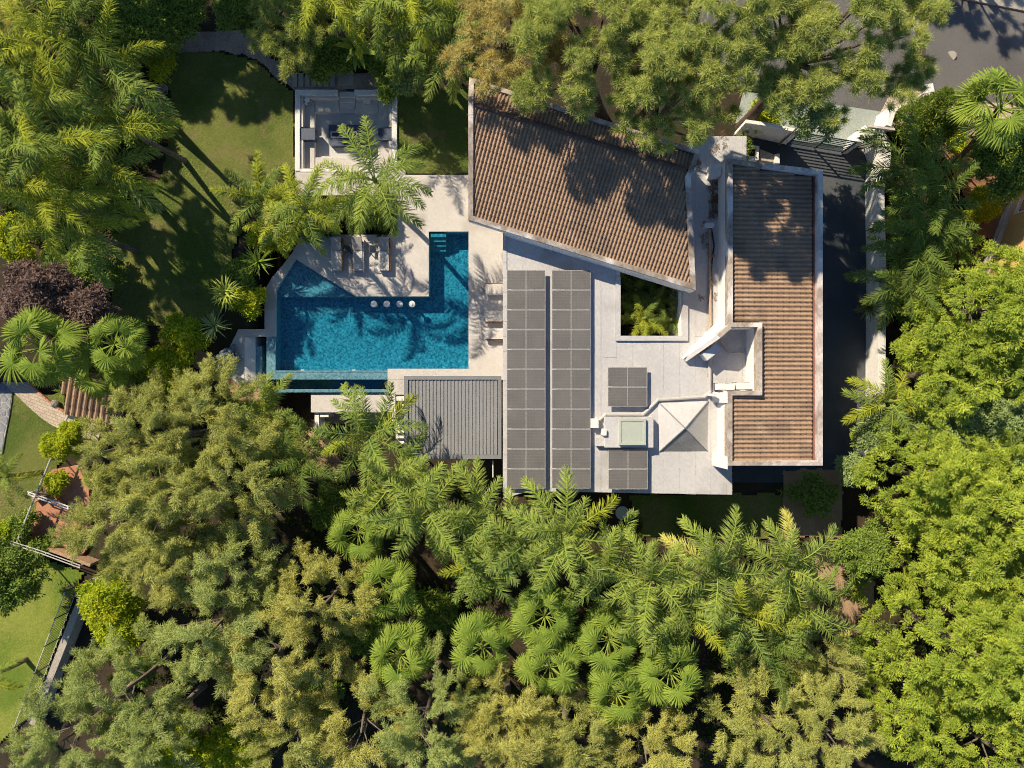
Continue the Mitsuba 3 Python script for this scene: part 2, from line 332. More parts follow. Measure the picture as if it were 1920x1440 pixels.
# street, pavement, drive
struct('road', roofed(poly([(1560, -220), (2400, -220), (2400, 300), (1890, 195), (1790, 185), (1735, 172), (1690, 168), (1670, 180), (1655, 215), (1560, 205), (1380, 150), (1200, 60), (1200, -220)], -0.16), -0.16, -0.6), 'm_asphalt')
struct('road_drain', roofed(poly([(1731, -60), (1743, -60), (1732, 172), (1721, 172)], -0.155), -0.152, -0.4), 'm_bark_dark')
struct('far_pavement', roofed(poly([(1780, -8), (2300, 95), (2300, -150), (1780, -150)], -0.05), -0.04, -0.5), 'm_slab')
struct('pavement', roofed(poly([(1640, 262), (1650, 215), (1668, 180), (1690, 168), (1735, 172), (1790, 185), (1890, 195), (2300, 285), (2300, 330), (1880, 262), (1790, 250), (1668, 245)], -0.04), -0.04, -0.5), 'm_paver')
struct('driveway_apron', roofed(poly([(1395, 170), (1660, 210), (1645, 262), (1640, 280), (1480, 262), (1380, 230)], -0.1), -0.135, -0.5), 'm_apron')
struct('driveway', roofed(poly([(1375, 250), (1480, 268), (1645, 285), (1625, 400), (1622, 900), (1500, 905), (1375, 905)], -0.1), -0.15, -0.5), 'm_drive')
single('manhole_cover', tube([at(1783, 105, -0.17), at(1783, 105, -0.145)], 0.30, 20), 'm_slab', 'round pale manhole cover in the grey street', 'manhole cover')
for i, (a, b, c, d, lab) in enumerate(((1709, 175, 1724, 190, 'dark red utility cover at the end of the street drain'), (1698, 194, 1721, 209, 'brown utility cover beside the foot of the street lamp'),
                                       (1656, 214, 1675, 229, 'brown utility cover beside the white wall end'), (1806, 196, 1825, 224, 'long brown utility cover in front of the fan palm on the street'))):
    single('utility_cover', bxp(a, b, c, d, -0.06, -0.03), 'm_terracotta' if i != 0 else 'm_gutter', lab, 'utility cover')

# ------------------------------------------------------------------ pool, deck, fire pit
pool_main = poly([(516.5, 544), (553, 485), (666, 555.5), (804, 555.5), (804, 434), (878.5, 434), (878.5, 691.5), (727, 691.5), (727, 694.5), (516.5, 694.5)], 0)
band = poly([(499, 631), (516.5, 631), (516.5, 694.5), (727, 694.5), (727, 711.5), (499, 711.5)], 0)
planter_p = poly([(480, 366), (745, 366), (745, 440), (566, 440), (548, 472), (480, 500)], 0)
deck_p = unary_union([poly([(745, 328), (955, 328), (955, 712), (727, 712), (727, 600), (745, 500)], 0), poly([(553, 318), (760, 318), (760, 367), (553, 367)], 0),
                      poly([(566, 440), (880, 440), (880, 600), (600, 600), (516, 640), (496, 618), (496, 560), (498, 540), (510, 520), (530, 497), (548, 474)], 0),
                      poly([(447, 617), (518, 617), (518, 631), (458, 631), (458, 728), (418, 698), (405, 686), (430, 652)], 0)])
deck_p = deck_p.difference(unary_union([pool_main.buffer(0.001), band, planter_p])).buffer(0.001)
struct('pool_deck', roofed(deck_p, 0.0, -0.30), 'm_deck')
for a, b in (((745, 366), (745, 440)), ((566, 440), (745, 440)), ((553, 366), (745, 366))):   # steel edging of the planting bed
    p, q = at(*a, 0), at(*b, 0)
pool = thing('swimming_pool', 'L-shaped blue mosaic swimming pool with infinity edge in the pale deck', 'swimming pool')
PD = -1.06
deep = pool_main.difference(poly([(500, 470), (680, 470), (680, 555.5), (500, 555.5)], 0))
shallow = pool_main.intersection(poly([(500, 470), (680, 470), (680, 555.5), (500, 555.5)], 0))
part(pool, 'floor', roofed(deep, PD, PD - 0.25), 'm_mosaic_caustic')
part(pool, 'shallow_shelf', roofed(shallow, -0.42, PD - 0.25), 'm_mosaic_caustic')
ringp = shapely.geometry.polygon.orient(geoms(pool_main)[0])
rc = np.array(ringp.exterior.coords)[:-1]
for k in range(len(rc)):
    a, b = rc[k], rc[(k + 1) % len(rc)]
    if np.linalg.norm(b - a) < 0.3: continue
    d = (b - a) / np.linalg.norm(b - a); nrm = np.array([d[1], -d[0]])
    q = np.array([a, b, b + nrm * 0.12, a + nrm * 0.12]) + nrm * 0.002
    part(pool, 'wall', hexa(np.c_[q, np.full(4, PD - 0.2)], np.c_[q, np.full(4, -0.012)]), 'm_mosaic_edge')
for k in range(4):
    part(pool, 'step', bxp(806.5, 436.5 + 9 * k, 836, 444.5 + 9 * k, PD, -0.14 - 0.20 * k), 'm_mosaic_edge')
part(pool, 'infinity_edge', roofed(band.buffer(-0.004), -0.035, -2.3), 'm_mosaic_edge', 'wet mosaic rim along the infinity edge')
part(pool, 'floor_drain', cyl([*at(579, 626, PD)[:2], PD + 0.004], 0.10, 0.03, 12), 'm_white_paint')
for x in (567, 663):
    part(pool, 'inlet', bxp(x - 3, 693, x + 3, 695, -0.10, -0.03), 'm_white_paint')
basin_p = poly([(470, 631), (499, 631), (499, 711.5), (727, 711.5), (727, 733), (470, 733)], -2.0)
part(pool, 'basin_floor', roofed(basin_p, -2.3, -2.5), 'm_mosaic_edge')
q0, q1, q2, q3 = at(458.5, 728, -0.02), at(479, 728, -0.30), at(479, 631.5, -0.30), at(458.5, 631.5, -0.02)
qb = np.array([q0, q1, q2, q3]); ql = qb.copy(); ql[:, 2] = -2.5
part(pool, 'basin_sill', hexa(ql, qb), 'm_stucco')
part(pool, 'basin_ledge', bxp(479.3, 649, 491, 729, -2.28, -0.36), 'm_mosaic_edge')
part(pool, 'basin_rim', bxp(500, 729.5, 736, 735.5, -2.5, -0.6), 'm_mosaic_edge')
def ripple(p, z, seed, cell=0.14, amp=0.012):
    X, Y, f = ragged(p.buffer(0.14), cell, 0.0, seed)
    q = np.stack([X, Y, 0 * X], -1)
    Z = z + amp * (meshkit.fbm(q * 2.4, 3, seed) - 0.5) * 2
    return np.c_[X.ravel(), Y.ravel(), Z.ravel()], f
struct('pool_water', ripple(deep.buffer(-0.10), -0.045, 5), 'm_water', 'clear blue water filling the swimming pool', smooth=True)
struct('shallow_water', ripple(shallow.buffer(-0.10), -0.047, 5), 'm_water_shallow', 'clear shallow water over the triangular pool shelf', smooth=True)
struct('basin_water', roofed(basin_p.buffer(0.02), -2.02, -2.021), 'm_water', 'shaded water in the overflow basin')
for k, x in enumerate((701, 725, 749, 772.5)):
    s = thing('pool_stool', ('leftmost', 'second from the left', 'third from the left', 'rightmost')[k] + ' of the four round white stools in the pool', 'stool', 'round stools standing in the pool')
    c = at(x, 570, 0.0)
    part(s, 'seat', cyl([c[0], c[1], -0.08], 0.20, 0.09, 24), 'm_white_paint')
    part(s, 'post', cyl([c[0], c[1], PD], 0.07, 1.0, 10), 'm_white_paint')
# lower terrace and stairs south of the pool
tz = -0.8
struct('lower_terrace', roofed(unary_union([poly([(583, 738), (760, 738), (760, 773), (583, 773)], tz), ]), tz, tz - 0.35), 'm_deck')
struct('lower_courtyard', roofed(poly([(595, 773), (960, 773), (960, 930), (880, 925), (800, 880), (740, 860), (596, 805)], -2.5), -2.5, -2.8), 'm_slab')
st = thing('garden_stairs', 'flight of pale stairs going down beside the slatted pergola', 'stairs')
for k in range(9):
    part(st, 'step', bxp(742, 741 + k * 10, 766, 751.5 + k * 10, -2.6, -0.12 - 0.23 * k), 'm_stucco')
part(st, 'side_wall', bxp(735, 712, 741, 790, -2.6, -0.05), 'm_stucco')
part(st, 'landing', bxp(727, 712.3, 760, 740, -2.6, -0.02), 'm_deck')
w = thing('retaining_wall', 'white retaining wall end beside the lower terrace steps', 'wall')
part(w, 'wall', bxp(590, 773, 598, 806, -3.0, -1.0), 'm_stucco'); part(w, 'pier', bxp(600, 774, 616, 782, -3, -1.0), 'm_stucco')

# sunken fire pit lounge
pit = thing('fire_pit_lounge', 'square sunken seating lounge with white walls set into the lawn', 'sunken lounge')
PF = -0.85
part(pit, 'floor', bxp(553, 168, 744, 322, PF - 0.25, PF), 'm_pit_floor')
part(pit, 'wall', bxp(553, 168, 562, 320, PF, 0.06), 'm_stucco'); part(pit, 'wall', bxp(734.5, 168, 744, 320, PF, 0.06), 'm_stucco')
part(pit, 'wall', bxp(562.2, 168, 633, 178, PF, 0.06), 'm_stucco'); part(pit, 'wall', bxp(664.5, 168, 734.3, 178, PF, 0.06), 'm_stucco')
part(pit, 'wall', bxp(562.2, 316, 734.3, 322, PF, 0.03), 'm_stucco')
SB = -0.46
for r in ((562.3, 178.2, 590, 316), (709, 178.2, 734.2, 316), (590.3, 178.2, 636, 211), (665.5, 178.2, 708.7, 211), (590.3, 295, 708.7, 316)):
    part(pit, 'bench', bxp(*r, PF, SB - 0.10), 'm_stucco')
for k in range(4):
    part(pit, 'step', bxp(636.3, 172 + k * 10, 665.2, 181.6 + k * 10, PF, -0.06 - k * 0.17), 'm_pit_floor')
for r in ((568.5, 183, 589.5, 239), (568.5, 263, 589.5, 315), (709.5, 183, 728.5, 239), (709.5, 264, 728.5, 315), (591, 184.5, 635, 210.5), (666.5, 184.5, 708.3, 210.5), (591, 295.5, 708, 310)):
    part(pit, 'seat_cushion', bxp(*r, SB - 0.1, SB + 0.03), 'm_fabric_pale')
for r in ((562.6, 183, 568.2, 238), (562.6, 263, 568.2, 315), (729, 183, 733.8, 238), (729, 264, 733.8, 315), (571, 178.6, 634, 184), (666.5, 178.6, 729, 184), (591, 310.5, 708, 315.6)):
    part(pit, 'back_cushion', bxp(*r, SB - 0.1, -0.04), 'm_fabric_pale')
for r in ((563, 240.5, 590.5, 262), (709, 240.5, 734, 262.5)):
    part(pit, 'side_table', bxp(*r, SB - 0.1, -0.02), 'm_navy', 'dark blue table top let into the bench')
ft = thing('fire_table', 'dark navy fire table with a long burner slot in the sunken lounge', 'fire table')
ftp = poly([(616, 234), (688, 234), (688, 273), (620, 273), (616, 269)], -0.45)
part(ft, 'body', roofed(ftp, -0.45, PF), 'm_navy')
fr = poly([(620, 246.5), (670, 246.5), (670, 258), (620, 258)], -0.44)
part(ft, 'burner_frame', roofed(fr.difference(fr.buffer(-0.06, join_style=2)), -0.435, -0.449), 'm_alu')
part(ft, 'burner_slot', roofed(fr.buffer(-0.061, join_style=2), -0.444, -0.4495), 'm_black')
def pillow(c, sx, sy, sz, rz, mat, lab, tilt=0.0):
    m = trimesh.creation.icosphere(subdivisions=3); v = np.array(m.vertices)
    v = np.sign(v) * np.abs(v) ** np.array([0.5, 0.5, 1.0])
    v[:, 2] *= (1 - 0.35 * np.maximum(np.abs(v[:, 0]), np.abs(v[:, 1])) ** 3)
    v = v * np.array([sx / 2, sy / 2, sz / 2])
    ct, stt = math.cos(tilt), math.sin(tilt)
    v = v @ np.array([[1, 0, 0], [0, ct, stt], [0, -stt, ct]])
    single('throw_pillow', (v @ rot(rz).T + np.array(c), np.array(m.faces)), mat, lab, 'pillow', 'pillows in the sunken lounge', smooth=True)
def stripes(p, n, uv):
    k = mikit.noise(p.x * 9 + p.y * 7, p.y * 9 - p.x * 7, 1.0)
    return mikit.mix((0.62, 0.62, 0.60), (0.16, 0.20, 0.24), mikit.smoothstep(0.5, 0.58, k))
scene['m_pattern'] = {'type': 'twosided', 'b': {'type': 'principled', 'base_color': P(stripes), 'roughness': 0.9}}
pillow(at(576, 190, -0.22), 0.5, 0.5, 0.2, 0.7, 'm_pattern', 'patterned pillow in the corner of the lounge nearest the path bend', 0.5)
pillow(at(571, 184, -0.2), 0.45, 0.45, 0.18, 0.3, 'm_fabric', 'plain grey pillow behind the patterned pillow by the long back cushion', 0.9)
pillow(at(688, 188, -0.26), 0.5, 0.45, 0.16, 0.0, 'm_fabric_pale', 'pale plain pillow lying alone beside the lounge steps', 0.5)
pillow(at(724, 190, -0.22), 0.45, 0.5, 0.2, -0.4, 'm_pattern', 'patterned pillow in the corner of the lounge nearest the tiled roof', 0.5)
pillow(at(728, 184, -0.2), 0.45, 0.45, 0.18, -0.6, 'm_fabric', 'plain grey pillow behind the patterned pillow nearest the tiled roof', 0.9)
pillow(at(619, 309, -0.24), 0.5, 0.4, 0.18, 0.15, 'm_fabric_pale', 'white pillow on the sunlit bench closest to the palms', 0.4)
for k, x in enumerate((548, 560, 572, 583.5, 595, 607, 619)):
    j = rng.uniform(-1, 1, 4)
    single('stepping_slab', hexa(np.array([at(x, 163 + j[0], -0.2), at(x + 9, 163 + j[1], -0.2), at(x + 9, 138 + j[2], -0.2), at(x, 138 + j[3], -0.2)]),
                                 np.array([at(x, 163 + j[0], -0.04), at(x + 9, 163 + j[1], -0.04), at(x + 9, 138 + j[2], -0.04), at(x, 138 + j[3], -0.04)])), 'm_slab',
           ['first', 'second', 'third', 'fourth', 'fifth', 'sixth', 'seventh'][k] + ' narrow stone slab of the row on the gravel, counted from the lawn', 'stepping slab', 'narrow stepping slabs on the gravel path')
single('landing_slab', bxp(633, 133, 662, 159, -0.2, -0.03), 'm_slab', 'square stone slab on the gravel before the lounge steps', 'slab')

# loungers
def lounger(px, py, along, length, lab, back=True, wood_side=1):
    """A low lounger; 'along' is the direction of its foot in the photograph's axes."""
    c = at(px, py, 0.3); a = math.atan2(along[1], along[0]); R = rot(a)
    def mv(m): return m[0] @ R.T + np.array([c[0], c[1], 0]), m[1]
    k = thing('sun_lounger', lab, 'sun lounger', 'sun loungers on the pool deck')
    L, W = length, 0.74
    part(k, 'base', mv(bx((0, 0, 0.24), (L - 0.06, W - 0.12, 0.08))), 'm_wood')
    for s in (1, -1):
        part(k, 'side_rail', mv(bx((0.02, s * (W / 2 - 0.035), 0.27), (L, 0.07, 0.14))), 'm_wood' if s == wood_side else 'm_white_paint')
    for sx in (1, -1):
        for sy in (1, -1):
            part(k, 'leg', mv(bx((sx * (L / 2 - 0.12), sy * (W / 2 - 0.036), 0.10), (0.07, 0.066, 0.20))), 'm_wood')
    h = L * 0.40
    part(k, 'mattress', mv(bx((h / 2, 0, 0.345), (L - h - 0.04, W - 0.15, 0.13))), 'm_fabric_pale')
    b0, b1, up = -L / 2 + h - 0.02, -L / 2 + 0.02, 0.36 if back else 0.05
    y = W / 2 - 0.075
    q = np.array([[b1, -y, 0.29 + up], [b0, -y, 0.285], [b0, y, 0.285], [b1, y, 0.29 + up]])
    part(k, 'backrest', mv(hexa(q, q + [0.02, 0, 0.13])), 'm_fabric')
    part(k, 'back_strut', mv(bx((b1 + 0.12, 0, 0.29 + up * 0.4), (0.04, W * 0.6, up * 0.8 + 0.04))), 'm_black')
lounger(632, 477, (0, -1), 2.05, 'grey sun lounger of the row of three, farthest from the pool steps', wood_side=1)
lounger(671, 477, (0, -1), 2.05, 'grey sun lounger between the two small square tables', wood_side=-1)
lounger(721, 477, (0, -1), 2.05, 'grey sun lounger of the three in a row, the one closest to the pool steps', wood_side=1)
for k, (y, lab, f) in enumerate(((542, 'topmost of the three pale loungers tucked under the flat roof edge', False), (594, 'middle of the three pale loungers tucked under the flat roof edge', False), (627, 'lowest of the three pale loungers tucked under the flat roof edge', False))):
    lounger(940, y, (-1, 0), 2.0, lab, f, wood_side=(-1, 1, 1)[k])
for (x, y, lab) in ((651.5, 467, 'low square side table with a glass top between the first two loungers'), (699, 467, 'low dark side table between the second lounger and the third')):
    k = thing('side_table', lab, 'side table')
    c = at(x, y, 0.35)
    part(k, 'top', bx((c[0], c[1], 0.36), (0.44, 0.5, 0.04)), 'm_charcoal')
    part(k, 'glass', bx((c[0], c[1], 0.386), (0.34, 0.38, 0.01)), 'm_glass_dark')
    for sx in (1, -1):
        for sy in (1, -1):
            part(k, 'leg', bx((c[0] + sx * 0.19, c[1] + sy * 0.22, 0.17), (0.04, 0.04, 0.34)), 'm_charcoal')

# statue on the coping: a seated, bowed figure of grey stone
def statue():
    import manifold3d as m3
    def ball(c, r): return m3.Manifold.sphere(r, 20).translate(list(c))
    def bone(a, b, ra, rb): return m3.Manifold.batch_hull([ball(a, ra), ball(b, rb)])
    parts = [bone((0, 0, .30), (0.02, 0, .62), .30, .24), bone((0.02, 0, .62), (-.18, 0, .92), .24, .19), ball((-.42, 0, 1.06), .185), bone((-.3, 0, .98), (-.4, 0, 1.04), .11, .11),
             bone((-.16, .24, .90), (.10, .38, .62), .12, .10), bone((.10, .38, .62), (.30, .06, .55), .10, .08), bone((-.16, -.24, .90), (.10, -.38, .62), .12, .10), bone((.10, -.38, .62), (.30, -.06, .55), .10, .08),
             bone((.02, .16, .26), (.52, .44, .32), .20, .15), bone((.52, .44, .32), (.40, -.16, .16), .14, .10), bone((.02, -.16, .26), (.52, -.44, .32), .20, .15), bone((.52, -.44, .32), (.40, .16, .16), .14, .10)]
    m = m3.Manifold.batch_boolean(parts, m3.OpType.Add).refine_to_length(0.06).to_mesh()
    t = trimesh.Trimesh(m.vert_properties[:, :3], m.tri_verts, process=True)
    trimesh.smoothing.filter_taubin(t, iterations=8)
    return t
sm = statue(); c = at(428, 666, 0.45)
single('garden_statue', (np.array(sm.vertices) * 0.95 @ rot(0.35).T + np.array([c[0], c[1], 0.0]), np.array(sm.faces)), 'm_statue', 'grey stone statue of a seated cross-legged figure on the pool coping', 'statue', smooth=True)
single('garden_light', tube([at(455, 669, 0.0), at(455, 669, 0.12)], 0.06, 10), 'm_alu', 'tiny metal garden light on the coping beside the statue', 'garden light')

# ------------------------------------------------------------------ villa
villa = thing('villa', 'white villa with two brown tiled roofs and a pale flat roof carrying solar panels', 'house')
FR = 3.4
court = poly([(1163, 480), (1280, 480), (1280, 630), (1163, 630)], FR)
flat = poly([(943, 415), (1290, 415), (1290, 255), (1400, 255), (1400, 735), (1373, 740), (1373, 928), (1110, 923), (1000, 922), (982, 924), (968, 928), (957, 932), (943, 936)], FR)
part(villa, 'roof_slab', roofed(flat.difference(court), FR - 0.012, FR - 0.35), 'm_coping_pale')
body = flat.buffer(-0.55, join_style=2).union(poly([(1010, 600), (1370, 600), (1370, 920), (1010, 915)], FR)).difference(court.buffer(0.02, join_style=2))
part(villa, 'wall', roofed(body, FR - 0.352, -0.4), 'm_stucco')
sheet_zone = flat.buffer(-0.02).difference(court.buffer(0.30, join_style=2)).difference(poly([(930, 380), (950.5, 380), (950.5, 950), (930, 950)], FR))
xs = np.arange(950.5, 1402, 29.4)
for i, x in enumerate(xs):
    cuts = [380] + sorted(rng.uniform(300, 930, 2).tolist()) + [960] if i % 2 else [380, float(rng.uniform(560, 800)), 960]
    if x > 1270: cuts[0] = 230
    for y0, y1 in zip(cuts[:-1], cuts[1:]):
        a = at(x + 0.22, y1, FR); b = at(x + 29.4 - 0.22, y0, FR)
        for g in geoms(sbox(a[0], a[1] + 0.012, b[0], b[1] - 0.012).intersection(sheet_zone)):
            if g.area > 0.05:
                part(villa + '__flat_roof', 'membrane_sheet', roofed(g, FR + float(rng.uniform(0.0, 0.010)), FR - 0.01), 'm_membrane')
for k in range(18):
    y0 = 437 + k * 27.7
    part(villa + '__flat_roof', 'edge_coping', bxp(943, y0 + 0.3, 950, min(y0 + 27.4, 934), FR - 0.01, FR + 0.05), 'm_membrane')
curb = court.buffer(0.28, join_style=2).difference(court).difference(poly([(1100, 460), (1290, 460), (1290, 520), (1100, 520)], FR))
part(villa, 'court_curb', roofed(curb, FR + 0.14, FR - 0.2), 'm_membrane')
struct('court_floor', roofed(court.buffer(0.3), -0.10, -0.3), 'm_soil')

# the big tiled roof: ridge along u, falling along +v (south) and -v (north)
RW, RE = at(890, 197, 6.25), at(1297, 318, 6.25)
SW, SE = at(878, 412, 4.75), at(1305, 544, 4.75)
u2 = (SE - SW)[:2] / np.linalg.norm((SE - SW)[:2]); v2 = np.array([u2[1], -u2[0]]); v2 = v2 if v2[1] < 0 else -v2
dS = float((SW - RW)[:2] @ v2)
slope = (6.25 - 4.55) / dS
def big_z(p):
    s = float((np.asarray(p)[:2] - RW[:2]) @ v2)
    return 6.25 - slope * abs(s)
NW = at(880, 147, 5.85)[:2]
dN = -float((NW - RW[:2]) @ v2)
E2 = at(1293, 335, 6.1)[:2]
NE = E2 + u2 * 0.15 - v2 * (dN + 0.2)
big = Polygon([NW, SW[:2], SE[:2], E2, NE])
o = RW[:2]; far = 60
south = Polygon([o - u2 * far, o + u2 * far, o + u2 * far + v2 * far, o - u2 * far + v2 * far])
north = Polygon([o - u2 * far, o + u2 * far, o + u2 * far - v2 * far, o - u2 * far - v2 * far])
eastpart = sbox(at(946, 0, FR)[0], -60, 90, 60)
part(villa, 'upper_wall', cat([roofed(big.intersection(h).intersection(eastpart), big_z, FR - 0.1) for h in (south, north)]), 'm_stucco')
part(villa, 'roof_fascia', cat([roofed(big.intersection(h).difference(eastpart), big_z, lambda p: big_z(p) - 0.4) for h in (south, north)]), 'm_stucco')
part(villa, 'west_wall', roofed(big.buffer(-1.5, join_style=2), 3.6, -0.3), 'm_stucco')
inner = big.buffer(-0.27, join_style=2)
ringb = big.difference(inner)
part(villa, 'gable_parapet', cat([roofed(ringb.intersection(h), lambda p: big_z(p) + 0.20, lambda p: big_z(p) + 0.002) for h in (south, north)]), 'm_coping')

def tile_mesh(pitch, length, arch=0.085):
    xs = np.array([-0.5, -0.36, -0.24, 0.0, 0.24, 0.36, 0.5]) * pitch
    zs = np.array([0.008, 0.004, 0.62 * arch, arch, 0.62 * arch, 0.004, 0.008])
    n = len(xs)
    up = np.c_[xs * 0.94, np.zeros(n), zs * 0.92]
    lo = np.c_[xs, np.full(n, length * 1.06), zs + 0.014]
    lip = np.c_[xs, np.full(n, length * 1.06), zs - 0.014]
    i = np.arange(n - 1)
    f = np.vstack([np.c_[i, i + n, i + n + 1], np.c_[i, i + n + 1, i + 1], np.c_[i + n, i + 2 * n, i + 2 * n + 1], np.c_[i + n, i + 2 * n + 1, i + n + 1]])
    return np.vstack([up, lo, lip]), f

def tile_roof(holder, zone, zfun, o, du, dv, pitch, length, keep, seed, prefer):
    """Tiles in rows along du, falling along dv; the keep tiles nearest 'prefer' become parts, the rest one mesh."""
    r = np.random.default_rng(seed)
    tv, tf = tile_mesh(pitch, length)
    plies = [mikit.ply((tv, tf), 'm_tile', uv=np.c_[np.full(len(tv), t), np.zeros(len(tv))], smooth=False) for t in np.linspace(0, 1, 7)]
    M = []
    x0, y0, x1, y1 = zone.bounds
    cs = np.array([[x0, y0], [x1, y0], [x1, y1], [x0, y1]]) - o
    iu = np.arange(math.floor((cs @ du).min() / pitch), math.ceil((cs @ du).max() / pitch) + 1)
    iv = np.arange(math.floor((cs @ dv).min() / length), math.ceil((cs @ dv).max() / length) + 1)
    for a in iu:
        for b in iv:
            c = o + du * (a + 0.5) * pitch + dv * (b * length)
            m = c + dv * length * 0.5
            if not zone.contains(Point(m)): continue
            z0, z1 = zfun(c), zfun(c + dv * length)
            ax = np.array([*du, 0.0]); ay = np.array([*(dv * length), z1 - z0]); ay /= np.linalg.norm(ay); az = np.cross(ax, ay)
            if az[2] < 0: ax, az = -ax, -az
            j = r.normal(0, 1, 4)
            m4 = np.eye(4); m4[:3, 0] = ax + ay * j[0] * 0.012; m4[:3, 1] = ay; m4[:3, 2] = az; m4[:3, 3] = [*c, z0 + 0.02 + abs(j[1]) * 0.004]; m4[:2, 3] += dv * j[2] * 0.006
            M.append((np.linalg.norm(m - prefer), m4, int(r.integers(7))))
    M.sort(key=lambda t: t[0])
    for _, m4, k in M[:keep]:
        put(holder + '__roof_tile', {**plies[k], 'to_world': T(m4)})
    V, F, U, off = [], [], [], 0
    for _, m4, k in M[keep:]:
        V.append(tv @ m4[:3, :3].T + m4[:3, 3]); F.append(tf + off); U.append(np.c_[np.full(len(tv), k / 6), np.zeros(len(tv))]); off += len(tv)
    if V:
        key = put(holder + '__remaining_tiles', mikit.ply((np.vstack(V), np.vstack(F)), 'm_tile', uv=np.vstack(U)))
        labels[key] = {'kind': 'stuff'}
    return len(M)
tz_in = inner.buffer(0.03, join_style=2)
part(villa, 'large_roof', cat([roofed(tz_in.intersection(h), lambda p: big_z(p) + 0.012, lambda p: big_z(p) - 0.1) for h in (south, north)]), 'm_tile_under')
nb = tile_roof(villa + '__large_roof', tz_in.intersection(south), big_z, RW[:2] + v2 * 0.02, u2, v2, 0.208, 0.315, 130, 3, at(1050, 430, 5)[:2])
nb2 = tile_roof(villa + '__large_roof', tz_in.intersection(north), big_z, RW[:2] - v2 * 0.02, u2, -v2, 0.208, 0.315, 20, 4, at(950, 190, 5)[:2])
rl = float((RE - RW)[:2] @ u2)
for k in range(int(rl / 0.42)):     # ridge caps
    a = RW + np.array([*(u2 * (0.05 + k * 0.42)), 0.07]); b = RW + np.array([*(u2 * (0.05 + k * 0.42 + 0.45)), 0.09])
    part(villa + '__large_roof', 'ridge_cap', tube([a, b], [0.125, 0.145], 8), 'm_tile_under')

# right-hand block with its own tiled roof falling east
BT = 5.4
blk = poly([(1366, 297), (1543, 319), (1543, 873), (1365, 873), (1365, 733), (1421, 733), (1421, 613), (1366, 613)], BT)
bin_ = blk.buffer(-0.24, join_style=2)
xw, xe = at(1372, 500, BT)[0], at(1536, 500, BT)[0]
def blk_z(p): return 5.14 - 0.055 * (float(p[0]) - xw)
part(villa, 'block_wall', roofed(blk, 4.75, -0.3), 'm_stucco')
pw = blk.difference(bin_)
west = sbox(-50, -50, at(1430, 0, BT)[0], 50)
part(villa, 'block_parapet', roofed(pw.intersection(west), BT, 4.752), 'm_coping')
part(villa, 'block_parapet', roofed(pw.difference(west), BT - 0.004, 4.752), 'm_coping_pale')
part(villa, 'block_roof', roofed(bin_.buffer(0.02, join_style=2), blk_z, 4.5), 'm_tile_under')
gx0, gx1 = at(1532.5, 0, BT)[0], at(1536, 0, BT)[0]
gut = bin_.buffer(-0.01, join_style=2).intersection(sbox(gx0, -40, 60, 40))
part(villa, 'gutter', roofed(gut, lambda p: blk_z(p) + 0.06 + 0.10 * (float(p[0]) > gx0 + 0.08), lambda p: blk_z(p) + 0.002), 'm_gutter')
nt = tile_roof(villa + '__block_roof', bin_.intersection(sbox(-50, -50, gx0 + 0.02, 50)), blk_z, np.array([xw, at(0, 610, BT)[1]]), np.array([0.0, 1.0]), np.array([1.0, 0.0]), 0.252, 0.325, 150, 5, at(1450, 700, 5)[:2])
# stepped base of the block, buttresses and the sail-shaped diagonal wall
def wedge(x0, x1, y0, y1, lab):
    a, b = at(x0, y1, FR), at(x1, y0, BT)
    q = np.array([[a[0], a[1], FR + 0.02], [b[0], a[1], FR + 0.02], [b[0], at(0, y0, FR)[1], FR + 0.02], [a[0], at(0, y0, FR)[1], FR + 0.02]])
    t = q.copy(); t[[0, 3], 2] = FR + 0.35; t[[1, 2], 2] = BT - 0.04; t[:, :2] = q[:, :2]
    part(villa, 'buttress', hexa(q, t), 'm_stucco', lab)
wedge(1336, 1364.8, 850, 872.5, None)
wedge(1335, 1364.8, 735, 754, None)
dA, dB = at(1369, 612, BT)[:2], at(1284, 675, FR + 0.25)[:2]
dd = (dB - dA) / np.linalg.norm(dB - dA); dn = np.array([-dd[1], dd[0]]); dL = np.linalg.norm(dB - dA)
part(villa, 'diagonal_wall', roofed(Polygon([dA + dn * .13, dA - dn * .13, dA + dd * dL * .3 - dn * .13, dA + dd * dL * .3 + dn * .13]), BT - 0.002, FR), 'm_coping')
part(villa, 'diagonal_wall', roofed(Polygon([dA + dd * dL * .3 + dn * .13, dA + dd * dL * .3 - dn * .13, dB - dn * .12, dB + dn * .12]),
     lambda p: BT - 0.02 - (BT - FR - 0.3) * max(0.0, (float((np.asarray(p)[:2] - dA) @ dd) / dL - .3) / .7), FR), 'm_stucco')
part(villa, 'diagonal_wall_face', roofed(Polygon([dA + dd * 0.05 + dn * -.131, dA + dd * 0.05 - dn * .42, dB - dd * 0.3 - dn * .2, dB - dn * .121]),
     lambda p: FR + 0.4 + (1.2 if abs(float((np.asarray(p)[:2] - dA) @ dn)) < 0.2 else 0) * max(0.0, 1 - float((np.asarray(p)[:2] - dA) @ dd) / dL), FR), 'm_stucco')
